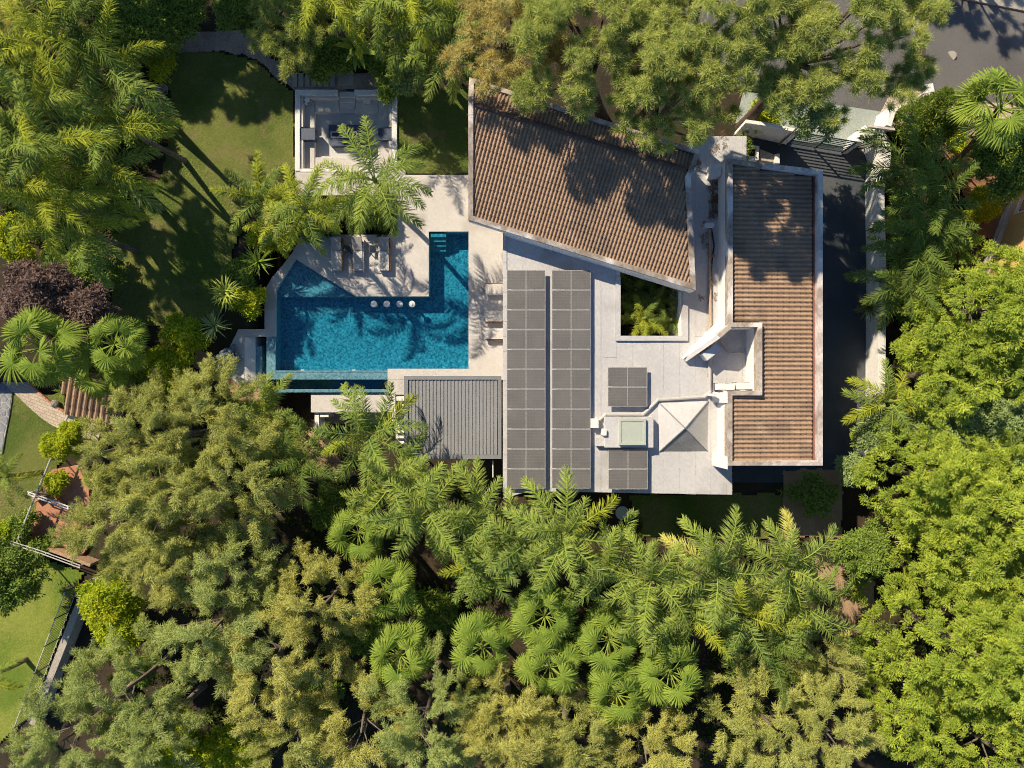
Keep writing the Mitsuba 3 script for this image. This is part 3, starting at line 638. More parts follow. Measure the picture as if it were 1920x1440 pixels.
# low pyramid
pb = [at(1233, 752.5, FR), at(1328, 752, FR), at(1326.5, 846, FR), at(1235.5, 847, FR)]
ap = at(1284.5, 802.5, FR + 1.0)
for k in range(4):
    a, b = pb[k], pb[(k + 1) % 4]
    mid = (a + b) / 2
    V = [a + [0, 0, 0.013], b + [0, 0, 0.013], ap, a - [0, 0, .02], b - [0, 0, .02]]
    part(villa + '__pyramid_roof', 'membrane_facet', (np.array(V), np.array([[0, 2, 1], [0, 1, 4], [0, 4, 3]])), ('m_membrane', 'm_membrane_mid', 'm_membrane_dark', 'm_membrane')[k])  # facets turned from the sun get shade as darker membrane; south one dirty too
    part(villa + '__pyramid_roof', 'hip_seam', tube([a + [0, 0, 0.02], a * 0.5 + ap * 0.5 + [0, 0, 0.02], ap + [0, 0, 0.02]], 0.035, 6), 'm_membrane_dark')
# skylight box
part(villa, 'skylight_box', bxp(1134, 782, 1225, 839, FR - 0.01, FR + 0.55), 'm_membrane')
sk = villa + '__skylight'
sp = poly([(1161, 785), (1211, 785), (1211, 834.5), (1161, 834.5)], FR + 0.75)
part(sk, 'frame', roofed(sp.difference(sp.buffer(-0.13, join_style=2)), FR + 0.76, FR + 0.552), 'm_skylight')
part(sk, 'pane', roofed(sp.buffer(-0.131, join_style=2), FR + 0.72, FR + 0.6), 'm_skylight', 'greenish frosted skylight pane')
part(villa, 'parapet_box', bxp(1345, 597, 1366, 612, FR, FR + 0.5), 'm_stucco')
part(villa, 'alley_step', bxp(1333, 307, 1352, 328, FR, FR + 0.9), 'm_stucco')

# solar arrays
def solar(name_label, x0, x1, y0, y1, n, z=FR + 0.36):
    k = thing('solar_array', name_label, 'solar panel array')
    hy = (y1 - y0) / n
    for i in range(n):
        a, b = at(x0, y0 + hy * (i + 1) - 0.35, z), at(x1, y0 + hy * i + 0.35, z)
        tilt = float(rng.normal(0, 0.004))
        p = k + '__panel'
        q = np.array([[a[0], a[1], z], [b[0], a[1], z], [b[0], b[1], z], [a[0], b[1], z]])
        q[:, 2] += tilt * np.array([-1, 1, 1, -1]) + np.random.default_rng(i).normal(0, 0.002)
        pk = put(p, mikit.ply(hexa(q - [0, 0, 0.04], q), 'm_frame'))
        HOLDERS.add(pk)
        c = q.mean(0); g = c + (q - c) * np.array([0.976, 0.956, 1.0]) + [0, 0, 0.004]
        part(pk, 'glass', (g, np.array([[0, 1, 2], [0, 2, 3]])), 'm_cells', uv=np.array([[0, 0], [1, 0], [1, 0.5], [0, 0.5]]))
    for x in (x0 + (x1 - x0) * 0.22, x0 + (x1 - x0) * 0.78):
        part(k, 'rail', bxp(x - 0.7, y0 - 0.4, x + 0.7, y1 + 1.2, z - 0.10, z - 0.046), 'm_alu')
        for y in np.linspace(y0 + 4, y1 - 4, max(2, n // 2 + 1)):
            part(k, 'foot', bxp(x - 1, y - 1, x + 1, y + 1, FR, z - 0.101), 'm_alu')
solar('long solar array of eleven panels along the outer edge of the flat roof', 950, 1022.5, 506, 916, 11)
solar('long solar array of eleven panels, the inner of the two long rows', 1034.5, 1107, 506, 916, 11)
solar('small solar array of two panels above the skylight box', 1139.5, 1213.5, 688, 762.5, 2)
solar('small solar array of two panels below the skylight box', 1140.5, 1214.5, 842, 917.5, 2)

# pergola with slatted roof
pg = thing('pergola', 'grey pergola with a closed slatted roof beside the flat roof', 'pergola')
PZ = 2.75
for r, nm in (((757.5, 705, 940, 712), 'beam'), ((757.5, 853.5, 940, 860.5), 'beam'), ((757.5, 712.2, 765, 853.3), 'beam'), ((933.5, 712.2, 940, 853.3), 'beam')):
    part(pg, nm, bxp(*r, PZ - 0.25, PZ), 'm_louver')
ns = 25
for i in range(ns):
    w_ = (933 - 765.5) / ns
    x = 765.5 + i * w_
    a, b = at(x, 853, PZ), at(x + w_ - 1.0, 712.5, PZ)
    q = np.array([[a[0], a[1], PZ - 0.085], [b[0], a[1], PZ - 0.045], [b[0], b[1], PZ - 0.045], [a[0], b[1], PZ - 0.085]])
    part(pg, 'slat', hexa(q - [0, 0, 0.03], q), 'm_louver')
for (x, y) in ((761, 708.5), (761, 857), (936, 857)):
    c = at(x, y, PZ); part(pg, 'post', bx((c[0], c[1], (PZ - 0.252 - 2.6) / 2), (0.16, 0.16, PZ - 0.252 + 2.6)), 'm_louver')
single('white_pole', tube([at(924, 864, 2.3), at(924.5, 895, 2.3)], 0.035, 8), 'm_white_paint', 'thin white pole sticking out below the pergola edge', 'pole')

# roof services
def pipe(name, pts, r, mat, label, z=FR + 0.12):
    k = thing(name, label, 'pipe')
    P3 = [at(x, y, z) for x, y in pts]
    for a, b in zip(P3[:-1], P3[1:]):
        part(k, 'run', tube([a, b], r, 8), mat)
    for p_ in P3[1:-1]:
        part(k, 'elbow', blob(p_, r * 1.2, 1, 0.0, 2, 1.0), mat)
    for a, b in zip(P3[:-1], P3[1:]):
        L = np.linalg.norm(b - a)
        if L > 1.2:
            m = a * 0.5 + b * 0.5
            part(k, 'support', bx((m[0], m[1], FR + 0.05), (0.22, 0.14, 0.10)), 'm_terracotta')
pipe('cable_duct', [(1331, 430), (1331, 520), (1332, 610), (1328, 622)], 0.085, 'm_tan_pipe', 'tan pipe running along the shaded alley between the two tiled roofs')
pipe('cable_duct', [(1331, 672), (1331, 735), (1321, 744), (1234, 750), (1206, 777), (1136, 777), (1121, 790)], 0.095, 'm_grey_pipe', 'long grey bent pipe crossing the flat roof above the low pyramid')
pipe('cable_duct', [(1349, 637), (1369, 662), (1407, 664)], 0.05, 'm_grey_pipe', 'thin grey pipe in the roof recess beside the tiled block')
pipe('cable_bundle', [(1334, 428), (1339, 460), (1334, 500), (1335, 560)], 0.04, 'm_black', 'black cable bundle lying beside the tan pipe', FR + 0.05)
def acunit(lab, c, size, rz, mat='m_white_paint'):
    k = thing('air_conditioner', lab, 'air conditioner', 'outdoor air conditioner units on the roof')
    part(k, 'casing', bx(c, size, rz), mat)
    R = rot(rz)
    part(k, 'lid', bx((c[0], c[1], c[2] + size[2] / 2 + 0.012), (size[0] * 0.97, size[1] * 0.94, 0.02), rz), mat)
    for s in (1, -1):
        o_ = R @ np.array([s * size[0] * 0.35, 0, 0])
        part(k, 'foot', bx((c[0] + o_[0], c[1] + o_[1], (c[2] - size[2] / 2 + FR) / 2), (0.06, size[1] * 1.15, c[2] - size[2] / 2 - FR), rz), 'm_black')
    o_ = R @ np.array([size[0] * 0.1, -size[1] / 2 - 0.012, 0])
    part(k, 'fan_grille', bx((c[0] + o_[0], c[1] + o_[1], c[2]), (size[0] * 0.55, 0.02, size[2] * 0.7), rz), 'm_charcoal')
c = at(1360.5, 725, FR + 1.1); acunit('white air conditioner above the roof buttress, the left one of the pair', (c[0], c[1], FR + 0.95), (0.95, 0.36, 0.6), 0.0)
c = at(1397, 724, FR + 1.1); acunit('white air conditioner tucked into the recess corner, the right one of the pair', (c[0], c[1], FR + 0.95), (1.05, 0.36, 0.55), 0.0)
c = at(1335, 660, FR + 0.95); acunit('grey slanting air conditioner behind the diagonal wall', (c[0], c[1], FR + 0.55), (1.0, 0.46, 0.75), 0.66, 'm_alu')
for (x0, y0, x1, y1, h, mat, lab) in ((1322, 418, 1339, 425, 0.5, 'm_white_paint', 'pale box at the head of the tan pipe in the alley'), (1108, 785, 1122, 802, 0.45, 'm_white_paint', 'cream junction box beside the inner solar array'),
                                  (1129, 805, 1137, 816, 0.7, 'm_white_paint', 'small white meter box on the corner of the skylight box'), (1117, 821, 1133, 836, 0.3, 'm_membrane', 'low pale box against the skylight box'),
                                  (1337, 738, 1343, 743, 1.3, 'm_alu', 'tiny white box on the wall below the air conditioners')):
    k = thing('junction_box', lab, 'box')
    part(k, 'body', bxp(x0, y0, x1, y1, FR, FR + h), mat)
    part(k, 'lid', bxp(x0 - 0.4, y0 - 0.4, x1 + 0.4, y1 + 0.4, FR + h + 0.002, FR + h + 0.02), mat)

# ------------------------------------------------------------------ boundary, gates, neighbours
def wall(pts, h, w_, mat, label, name='boundary_wall', coping=None, z0=-0.4):
    """A wall along points that are seen at its foot."""
    k = thing(name, label, 'wall')
    line = LineString([at(x, y, -0.15)[:2] for x, y in pts])
    part(k, 'wall', roofed(line.buffer(w_ / 2, cap_style=2, join_style=2), h, z0), mat)
    if coping: part(k, 'coping', roofed(line.buffer(w_ / 2 + 0.03, cap_style=2, join_style=2), h + 0.05, h + 0.001), coping)
    return k
wall([(1628, 338), (1630, 430), (1632, 520), (1631, 640), (1628, 850)], 1.3, 0.46, 'm_stucco', 'long white boundary wall along the shaded driveway')
wall([(1616, 262), (1632, 300), (1629, 337)], 1.9, 0.42, 'm_stucco', 'thick white wall curving beside the small barred gate')
wall([(1637, 256), (1648, 219)], 1.7, 0.3, 'm_stucco', 'bright white wall end beside the brick pavement')
k = thing('gate_pillar', 'white pillar with a dark cap between the large and small barred gates', 'gate pillar')
part(k, 'pillar', roofed(poly([(1578, 287), (1585, 290), (1596, 262), (1590, 258)], -0.15), 2.0, -0.3), 'm_stucco')
part(k, 'lintel', roofed(poly([(1594, 259), (1640, 265), (1641, 269), (1594, 263)], -0.15), 2.15, 1.9), 'm_coping_pale')
wall([(1378, 250), (1420, 256), (1474, 268)], 1.9, 0.2, 'm_stucco', 'white front wall with foliage hanging over it beside the large gate')
def gate(name, label, a, b, h, n, nv):
    k = thing(name, label, 'gate')
    A, B = at(*a, -0.15), at(*b, -0.15); d = (B - A) / np.linalg.norm(B - A); L = np.linalg.norm(B - A)
    ang = math.atan2(d[1], d[0])
    for i in range(nv):
        c = A + d * L * i / (nv - 1)
        part(k, 'upright', bx((c[0], c[1], h / 2), (0.10, 0.08, h + 0.1), ang), 'm_gate')
    c = (A + B) / 2
    for i in range(n):
        z = 0.1 + (h - 0.1) * i / (n - 1)
        th = 0.11 if i in (0, n - 1) else 0.05
        part(k, 'bar', bx((c[0], c[1], z), (L, 0.05, th), ang), 'm_gate')
gate('sliding_gate', 'large dark barred sliding gate across the driveway', (1475, 270), (1577, 287), 1.85, 8, 3)
gate('pedestrian_gate', 'small dark barred gate between the pillar and the curving wall', (1599, 279), (1621, 282), 1.7, 8, 2)
k = thing('planter_box', 'white walled planter box with shrubs north of the tiled block', 'planter')
pp = poly([(1374, 262), (1392, 268), (1424, 274), (1422, 300), (1374, 296)], 0.5)
part(k, 'rim', roofed(pp.difference(pp.buffer(-0.2, join_style=2)), 0.5, -0.3), 'm_stucco'); part(k, 'soil', roofed(pp.buffer(-0.201, join_style=2), 0.35, -0.3), 'm_soil')
part(k, 'divider', bxp(1396, 268, 1400, 297, -0.2, 0.48), 'm_stucco')
k = thing('garden_bench_slab', 'pale stepped slab beside the planter box north of the tiled block', 'step')
part(k, 'tread', roofed(poly([(1426, 280), (1452, 290), (1450, 304), (1424, 300)], 0.2), 0.2, -0.3), 'm_slab'); part(k, 'riser', roofed(poly([(1453, 289), (1462, 288), (1462, 306), (1453, 305)], 0.4), 0.4, -0.3), 'm_stucco')

k = thing('street_lamp', 'white street lamp with a flat square head leaning over the pavement', 'street lamp')
b0 = at(1684, 209, -0.05)
part(k, 'base', tube([b0, b0 + [0, 0, 1.1]], [0.19, 0.16], 12), 'm_white_paint'); part(k, 'collar', tube([b0 + [0, 0, 1.1], b0 + [0, 0, 1.4]], [0.19, 0.12], 12), 'm_white_paint')
part(k, 'pole', tube([b0 + [0, 0, 1.4], b0 + [0, 0, 3.2]], [0.075, 0.06], 10), 'm_white_paint')
part(k, 'head', bx((b0[0] - 0.05, b0[1] + 0.05, 3.25), (0.56, 0.50, 0.09), 0.2), 'm_white_paint'); part(k, 'lens', bx((b0[0] - 0.05, b0[1] + 0.05, 3.19), (0.46, 0.40, 0.03), 0.2), 'm_skylight')

# ochre house on the right
k = thing('ochre_house', 'ochre yellow house with a white framed window seen at the picture edge', 'house')
A, B = at(1856, 486, -0.1), at(1902, 362, -0.1)
d = (B - A) / np.linalg.norm(B - A); nrm = np.array([d[1], -d[0], 0]); L = np.linalg.norm(B - A)
def hq(s0, s1, o0, o1): return np.array([A + d * s0 + nrm * o0, A + d * s1 + nrm * o0, A + d * s1 + nrm * o1, A + d * s0 + nrm * o1])
def hbox(s0, s1, o0, o1, z0, z1):
    q = hq(s0, s1, o0, o1)[::-1]; return hexa(np.c_[q[:, :2], np.full(4, z0)], np.c_[q[:, :2], np.full(4, z1)])
part(k, 'wall', hbox(-1.5, L + 5, 0, 8, -0.4, 5.0), 'm_ochre'); part(k, 'plinth', hbox(-1.52, L + 5.02, -0.25, -0.002, -0.4, 0.35), 'm_coping_pale')
wk = k + '__window'
part(wk, 'frame', hbox(L * 0.62, L * 0.62 + 1.0, -0.05, -0.002, 1.0, 2.0), 'm_white_paint'); part(wk, 'pane', hbox(L * 0.62 + 0.13, L * 0.62 + 0.87, -0.07, -0.052, 1.13, 1.87), 'm_glass_dark')
for dx in (-0.02,):
    part(wk, 'sill', hbox(L * 0.62 - 0.06, L * 0.62 + 1.06, -0.16, -0.052, 0.92, 0.985), 'm_white_paint')
part(k, 'eaves', hbox(-1.7, L + 5.2, -0.4, 8.2, 5.0, 5.2), 'm_coping_pale')

# south-west neighbour: tiled hut, patio, fence
GZ = -2.1
k = thing('tiled_hut', 'small garden hut with a weathered clay tile roof under the fan palm', 'hut')
hp = poly([(127, 712), (236, 705), (232, 778), (186, 785), (126, 766)], GZ + 2.0)
hz = lambda p: GZ + 2.25 - 0.10 * (at(180, 700, 0)[1] - float(p[1]))
part(k, 'roof', roofed(hp, hz, GZ + 1.6), 'm_tile_under'); part(k, 'wall', roofed(hp.buffer(-0.25), GZ + 1.59, GZ - 0.2), 'm_stucco')
r8 = np.random.default_rng(8)
tv, tf = tile_mesh(0.37, 0.62, 0.15)
hd = np.array([-0.2, -0.98]); hu = np.array([0.98, -0.2])
for a in range(14):
    for b in range(6):
        c = at(124, 700, GZ + 2)[:2] + hu * (a + .5) * 0.37 + hd * b * 0.62
        if not hp.buffer(0.15).contains(Point(c + hd * 0.31)): continue
        m4 = np.eye(4); m4[:3, 0] = [*(-hu), 0]; ay = np.array([*hd, -0.10]); ay /= np.linalg.norm(ay); m4[:3, 1] = ay; m4[:3, 2] = [0, 0, 1]; m4[:3, 3] = [*c, hz(c) + 0.04 + r8.normal(0, 0.01)]
        part(k + '__roof', 'tile', (tv @ m4[:3, :3].T + m4[:3, 3], tf[:, ::-1]), 'm_tile', uv=np.c_[np.full(len(tv), r8.uniform()), np.zeros(len(tv))])
# flagstones
fp = poly([(-30, 715), (26, 722), (22, 760), (5, 850), (-30, 850)], GZ)
struct('stone_patio', roofed(fp, GZ + 0.08, GZ - 0.3), 'm_mortar')
pts = np.array([[x, y] for x in np.arange(fp.bounds[0] - 1, fp.bounds[2] + 1, 0.52) for y in np.arange(fp.bounds[1] - 1, fp.bounds[3] + 1, 0.52)]) + np.random.default_rng(4).uniform(-.24, .24, (1, 2))
pts = pts + np.random.default_rng(5).uniform(-.22, .22, pts.shape)
vor = shapely.voronoi_polygons(shapely.MultiPoint(pts))
for g in vor.geoms:
    g = g.intersection(fp).buffer(-0.035)
    for q in geoms(g):
        if q.area > 0.03: part('stone_patio', 'flagstone', roofed(q.simplify(0.02), GZ + 0.105, GZ + 0.07), 'm_flag')
def curve(pts, n=40):
    p = np.array(pts, float); t = np.linspace(0, 1, len(p)); s = np.linspace(0, 1, n)
    from scipy.interpolate import CubicSpline
    return CubicSpline(t, p)(s)
cp = curve([(8, 700), (50, 735), (95, 775), (140, 797), (190, 812)])
line = LineString([at(x, y, GZ)[:2] for x, y in cp])
struct('garden_path', roofed(line.buffer(0.55, cap_style=2), GZ + 0.14, GZ - 0.2), 'm_paver')
br = line.parallel_offset(0.62, 'left')
L = br.length
for i in range(int(L / 0.28)):
    a, b = np.array(br.interpolate(i * 0.28).coords[0]), np.array(br.interpolate(i * 0.28 + 0.25).coords[0]); m = (a + b) / 2; dd_ = b - a
    part('garden_path', 'edging_brick', bx((m[0], m[1], GZ + 0.12), (0.25, 0.12, 0.2), math.atan2(dd_[1], dd_[0])), 'm_terracotta')
struct('terracotta_terrace', roofed(poly([(100, 880), (165, 868), (175, 1010), (150, 1050), (60, 1020), (72, 940)], GZ), GZ + 0.14, GZ - 0.3), 'm_terracotta')
k = thing('terrace_kerb', 'low stone kerb wall at the corner of the terracotta terrace', 'wall'); part(k, 'wall', roofed(poly([(66, 928), (98, 914), (104, 921), (74, 940)], GZ), GZ + 0.5, GZ), 'm_sand'); part(k, 'return', roofed(poly([(98.5, 914), (106, 921), (128, 946), (122, 948)], GZ), GZ + 0.45, GZ), 'm_terracotta')
wall([(0, 1018), (30, 1024), (90, 1045), (150, 1068)], GZ + 0.9, 0.2, 'm_sand', 'low sandy wall dividing the terrace from the bright turf', 'garden_wall', None, GZ - 0.3)
k = thing('garden_wall', 'tall concrete garden wall beside the barred fence along the bright turf', 'wall'); part(k, 'wall', roofed(LineString([at(x, y, GZ)[:2] for x, y in ((182, 1085), (155, 1150), (78, 1345))]).buffer(0.22, cap_style=2), GZ + 1.0, GZ - 0.5), 'm_slab')
k = thing('barred_fence', 'thin barred metal fence standing along the bright turf', 'fence')
A, B = at(150, 1096, GZ), at(56, 1345, GZ); d = (B - A) / np.linalg.norm(B - A); L = np.linalg.norm(B - A)
for z in (0.15, 1.5): part(k, 'rail', tube([A + [0, 0, z], B + [0, 0, z]], 0.025, 6), 'm_alu')
for i in range(66):
    c = A + d * L * i / 65
    part(k, 'bar', bx((c[0], c[1], GZ + 0.83), (0.022, 0.022, 1.34), 0.3), 'm_charcoal')
for i in range(6):
    c = A + d * L * i / 5
    part(k, 'post', bx((c[0], c[1], GZ + 0.75), (0.07, 0.07, 1.6), 0.3), 'm_charcoal')
k = thing('garden_screen', 'long thin grey railing running from the tiled hut to the low wall', 'railing')
P3 = [at(x, y, GZ + 1.3) for x, y in ((133, 765), (117, 805), (94, 863), (52, 965), (32, 1016))]
part(k, 'rail', tube(P3, 0.055, 8), 'm_grey_pipe')
for p_ in P3: part(k, 'post', bx((p_[0], p_[1], GZ + 0.6), (0.06, 0.06, 1.38), 0.3), 'm_charcoal')
k = thing('terrace_railing', 'double pale rail crossing the terracotta terrace', 'railing')
for o_ in (0, 5): part(k, 'rail', tube([at(52, 922 + o_, GZ + 1.2), at(129, 950 + o_, GZ + 1.2)], 0.045, 8), 'm_alu')
for x, y in ((54, 926), (127, 953)): p_ = at(x, y, GZ + 1.2); part(k, 'post', bx((p_[0], p_[1], GZ + 0.6), (0.08, 0.2, 1.2)), 'm_alu')
k = thing('wall_railing', 'pair of thin rails on top of the low sandy wall', 'railing')
for o_ in (0, 5): part(k, 'rail', tube([at(18, 1014 + o_, GZ + 1.25), at(80, 1034 + o_, GZ + 1.25), at(150, 1060 + o_, GZ + 1.25)], 0.035, 8), 'm_grey_pipe')
for x, y in ((20, 1016), (85, 1038), (148, 1062)): p_ = at(x, y, GZ + 1.25); part(k, 'post', bx((p_[0], p_[1], GZ + 0.6), (0.06, 0.06, 1.26)), 'm_grey_pipe')
for (x, y, r, lab) in ((97, 1023, 0.22, 'terracotta pot at the end of the low sandy wall'), (140, 1035, 0.18, 'terracotta pot half hidden by the feathery tree'), (40, 1012, 0.33, 'wide terracotta bowl beside the railing corner')):
    k = thing('flower_pot', lab, 'pot'); c = at(x, y, GZ + 0.4)
    part(k, 'pot', tube([[c[0], c[1], GZ + .1], [c[0], c[1], GZ + .5]], [r * .7, r], 14, True), 'm_terracotta'); part(k, 'rim', tube([[c[0], c[1], GZ + .501], [c[0], c[1], GZ + .56]], [r * 1.08, r * 1.08], 14), 'm_terracotta')
k = thing('garden_chest', 'small dark green chest beside the tiled hut', 'chest'); c = at(141, 780, GZ + .5); part(k, 'box', bx((c[0], c[1], GZ + .35), (0.62, 0.42, 0.6), -0.3), 'm_gate'); part(k, 'lid', bx((c[0], c[1], GZ + .68), (0.66, 0.46, 0.05), -0.3), 'm_gate')
single('blue_cloth', blob(at(154, 789, GZ + .4), 0.2, 3, 0.35, 2, 0.4), 'm_flag', 'pale blue cloth lying beside the dark green chest', 'cloth')

# boulders, globe lamps, small things
for i, (x, y, r, lab) in enumerate(((303, 168, .42, 'upper of two grey boulders at the lawn edge'), (300, 188, .42, 'lower of two grey boulders at the lawn edge'), (233, 403, .42, 'tawny boulder lying at the foot of the palms on the lawn'), (252, 393, .32, 'small blue-grey boulder behind the tawny boulder'),
                                  (282, 180, .3, 'small mossy stone beside the two grey boulders'), (103, 757, .25, 'pale stone in the bed beside the tiled hut'))):
    single('boulder', blob(at(x, y, 0.1) if i < 5 else at(x, y, GZ + .2), r, i + 2, 0.35, 3, 0.7), 'm_sand' if i == 2 else 'm_rock', lab, 'boulder')
for (x, y, lab) in ((731, 150, 'white globe lamp among the plants beside the gravel'), (567, 109, 'pale globe lamp half hidden in the dark conifer')):
    k = thing('globe_lamp', lab, 'garden lamp'); c = at(x, y, .3)
    part(k, 'globe', blob((c[0], c[1], .32), .17, 0, 0, 3, 1.0), 'm_white_paint', smooth=True); part(k, 'stem', cyl((c[0], c[1], -.25), .05, .42), 'm_charcoal')
k = thing('glass_table', 'round glass garden table in the shade below the flat roof', 'table'); c = at(1166, 961, .55)
part(k, 'top', cyl((c[0], c[1], .70), .42, .02, 28), 'm_skylight'); part(k, 'stem', cyl((c[0], c[1], -.2), .06, .895), 'm_charcoal'); part(k, 'base', cyl((c[0], c[1], -.2), .25, .05), 'm_charcoal')
single('white_bucket', tube([at(1632, 1252, -.2), at(1632, 1252, .12)], [.14, .17], 12), 'm_white_paint', 'small white bucket at the edge of the sandy clearing', 'bucket')

# ------------------------------------------------------------------ plants: leaf shapes
def unit(a): return a / (np.linalg.norm(a, axis=-1, keepdims=True) + 1e-12)
def blades(Pt, D, S, L, W, droop=0.0, k=2, prof=None, ux=None, fold=0.0):
    """n flat tapering leaves from points Pt along D, S across; prof: widths at k+1 stations."""
    n = len(Pt); t = np.linspace(0, 1, k + 1)
    prof = np.array(prof if prof is not None else ([1.0, 0.05] if k == 1 else [0.5, 1.0, 0.06][:k + 1] if k == 2 else np.interp(t, [0, .35, .7, 1], [.45, 1, .75, .05])))
    L = np.broadcast_to(L, (n,)); W = np.broadcast_to(W, (n,)); droop = np.broadcast_to(droop, (n,))
    c = Pt[:, None] + D[:, None] * (L[:, None] * t)[..., None]
    c = c - np.array([0, 0, 1.0]) * (droop[:, None] * L[:, None] * t ** 2)[..., None]
    s = S[:, None] * (W[:, None] * prof / 2)[..., None]
    V = np.stack([c - s, c + s], 2).reshape(-1, 3)
    ux = np.broadcast_to(np.asarray(0.5 if ux is None else ux), (n,))
    U = np.stack([np.repeat(ux, 2 * (k + 1)), np.tile(np.repeat(t, 2), n)], 1)
    o = (np.arange(n) * 2 * (k + 1))[:, None] + 2 * np.arange(k)[None]
    o = o.ravel()
    F = np.vstack([np.c_[o, o + 1, o + 3], np.c_[o, o + 3, o + 2]])
    return V, F, U
def join(parts_):
    V, F, U, o = [], [], [], 0
    for v, f, u in parts_: V.append(v); F.append(f + o); U.append(u); o += len(v)
    return np.vstack(V), np.vstack(F), np.vstack(U)
def with_uv(m, ux=0.5, uy=0.0): return m[0], m[1], np.tile([ux, uy], (len(m[0]), 1))

def feather(seed, e0, e1, L=3.6, n=74, leaf=0.70, u0=0.5, width=0.046, plume=0.5):
    """A feather palm frond growing along +x from the crown: e0, e1 the rise at its base and at its tip in degrees."""
    r = np.random.default_rng(seed)
    s = np.linspace(0, 1, 40); el = np.radians(e0 + (e1 - e0) * s ** 1.15)
    x = np.concatenate([[0], np.cumsum(np.cos(el))[:-1]]) * L / 39; z = np.concatenate([[0], np.cumsum(np.sin(el))[:-1]]) * L / 39
    y = 0.10 * L * s ** 2 * r.uniform(-1, 1)
    R = np.c_[x, y, z]; Tn = unit(np.gradient(R, axis=0))
    out = []
    st = np.repeat(np.linspace(0.13, 0.995, n), 2); side = np.tile([1.0, -1.0], n)
    st = st + r.normal(0, 0.004, 2 * n)
    # leaflets in loose bunches
    st = np.clip(st + 0.006 * np.sin(st * 90 + seed), 0.1, 1.0)
    Pp = np.stack([np.interp(st, s, R[:, i]) for i in range(3)], 1); Tt = unit(np.stack([np.interp(st, s, Tn[:, i]) for i in range(3)], 1))
    up = unit(np.cross(Tt, np.cross(np.array([0, 0, 1.0]), Tt))); sd = unit(np.cross(up, Tt)) * side[:, None]
    fw = np.radians(np.interp(st, [0, 1], [72, 36]) + r.normal(0, 8, 2 * n))
    lift = np.radians(r.choice([-28, 4, 34], 2 * n, p=[.3, .4, .3]) * plume * 2 * 0.6 + r.normal(0, 6, 2 * n))
    D = unit(.13 * r.normal(size=(2 * n, 3)) + np.cos(fw)[:, None] * Tt + np.sin(fw)[:, None] * (np.cos(lift)[:, None] * sd + np.sin(lift)[:, None] * up))
    ll = leaf * np.interp(st, [0.1, .25, .6, .9, 1], [.55, .95, 1, .62, .38]) * r.uniform(.85, 1.12, 2 * n)
    S = unit(np.cross(D, up) + 0.35 * r.normal(size=(2 * n, 3)))
    out.append(blades(Pp, D, S, ll, width, r.uniform(.2, .65, 2 * n), 2, [0.7, 1.0, 0.08], np.clip(u0 + r.normal(0, .26, 2 * n), 0, 1)))
    out.append(with_uv(tube(R[::3], np.linspace(.042, .008, len(R[::3])), 4, False), min(1, u0 + .35), 0.8))
    return join(out)

def fan(seed, e0, L=1.25, rad=1.05, n=40, u0=0.5, span=2.25):
    """A fan palm leaf: stalk along +x, pleated round blade with free drooping tips."""
    r = np.random.default_rng(seed)
    el = math.radians(e0); s = np.linspace(0, 1, 8)
    ang = el - np.radians(28) * s
    R = np.c_[np.cumsum(np.cos(ang)) * L / 8, np.zeros(8), np.cumsum(np.sin(ang)) * L / 8]
    hub = R[-1]; t = unit(R[-1] - R[-2]); up = unit(np.cross(t, np.cross([0, 0, 1.0], t))); sd = np.cross(up, t)
    phi = np.linspace(-span, span, n); cup = 0.22
    D = unit(np.cos(phi)[:, None] * t + np.sin(phi)[:, None] * sd + cup * np.abs(np.sin(phi))[:, None] * up - 0.16 * up)
    S = unit(np.cross(up, D) + (np.where(np.arange(n) % 2, 1, -1) * 0.5)[:, None] * up)
    rl = rad * .95 * (0.72 + 0.28 * np.cos(phi / 2.4)) * r.uniform(.92, 1.05, n)
    w = 2 * rl * 0.72 * math.tan(span / n)
    out = [blades(np.tile(hub, (n, 1)), D, S, rl, w, r.uniform(.2, .62, n), 4, [0.03, 0.35, 0.70, 1.0, 0.06], np.clip(u0 + .2 * np.where(np.arange(n) % 2, 1, -1) + r.normal(0, .1, n), 0, 1)),  # alternate segments lighter and darker, painting sun and shade onto the pleats
           with_uv(tube(np.vstack([[0, 0, 0], R]), np.linspace(.04, .022, 9), 4, False), 1.0, 0.9)]
    return join(out)

def strap(seed, e0, e1, L=1.0, W=0.05, u0=0.5):
    r = np.random.default_rng(seed); k = 5
    s = np.linspace(0, 1, k + 1); el = np.radians(e0 + (e1 - e0) * s)
    x, z = np.concatenate([[0], np.cumsum(np.cos(el))[:-1]]) * L / k, np.concatenate([[0], np.cumsum(np.sin(el))[:-1]]) * L / k
    w = W * np.array([.6, 1, 1, .85, .55, .05])[: k + 1] / 2
    V = np.stack([np.c_[x, -w, z], np.c_[x, w, z]], 1).reshape(-1, 3); o = 2 * np.arange(k)
    return V, np.vstack([np.c_[o, o + 1, o + 3], np.c_[o, o + 3, o + 2]]), np.c_[np.full(2 * k + 2, u0 + r.normal(0, .1)).clip(0, 1), np.repeat(s, 2)]

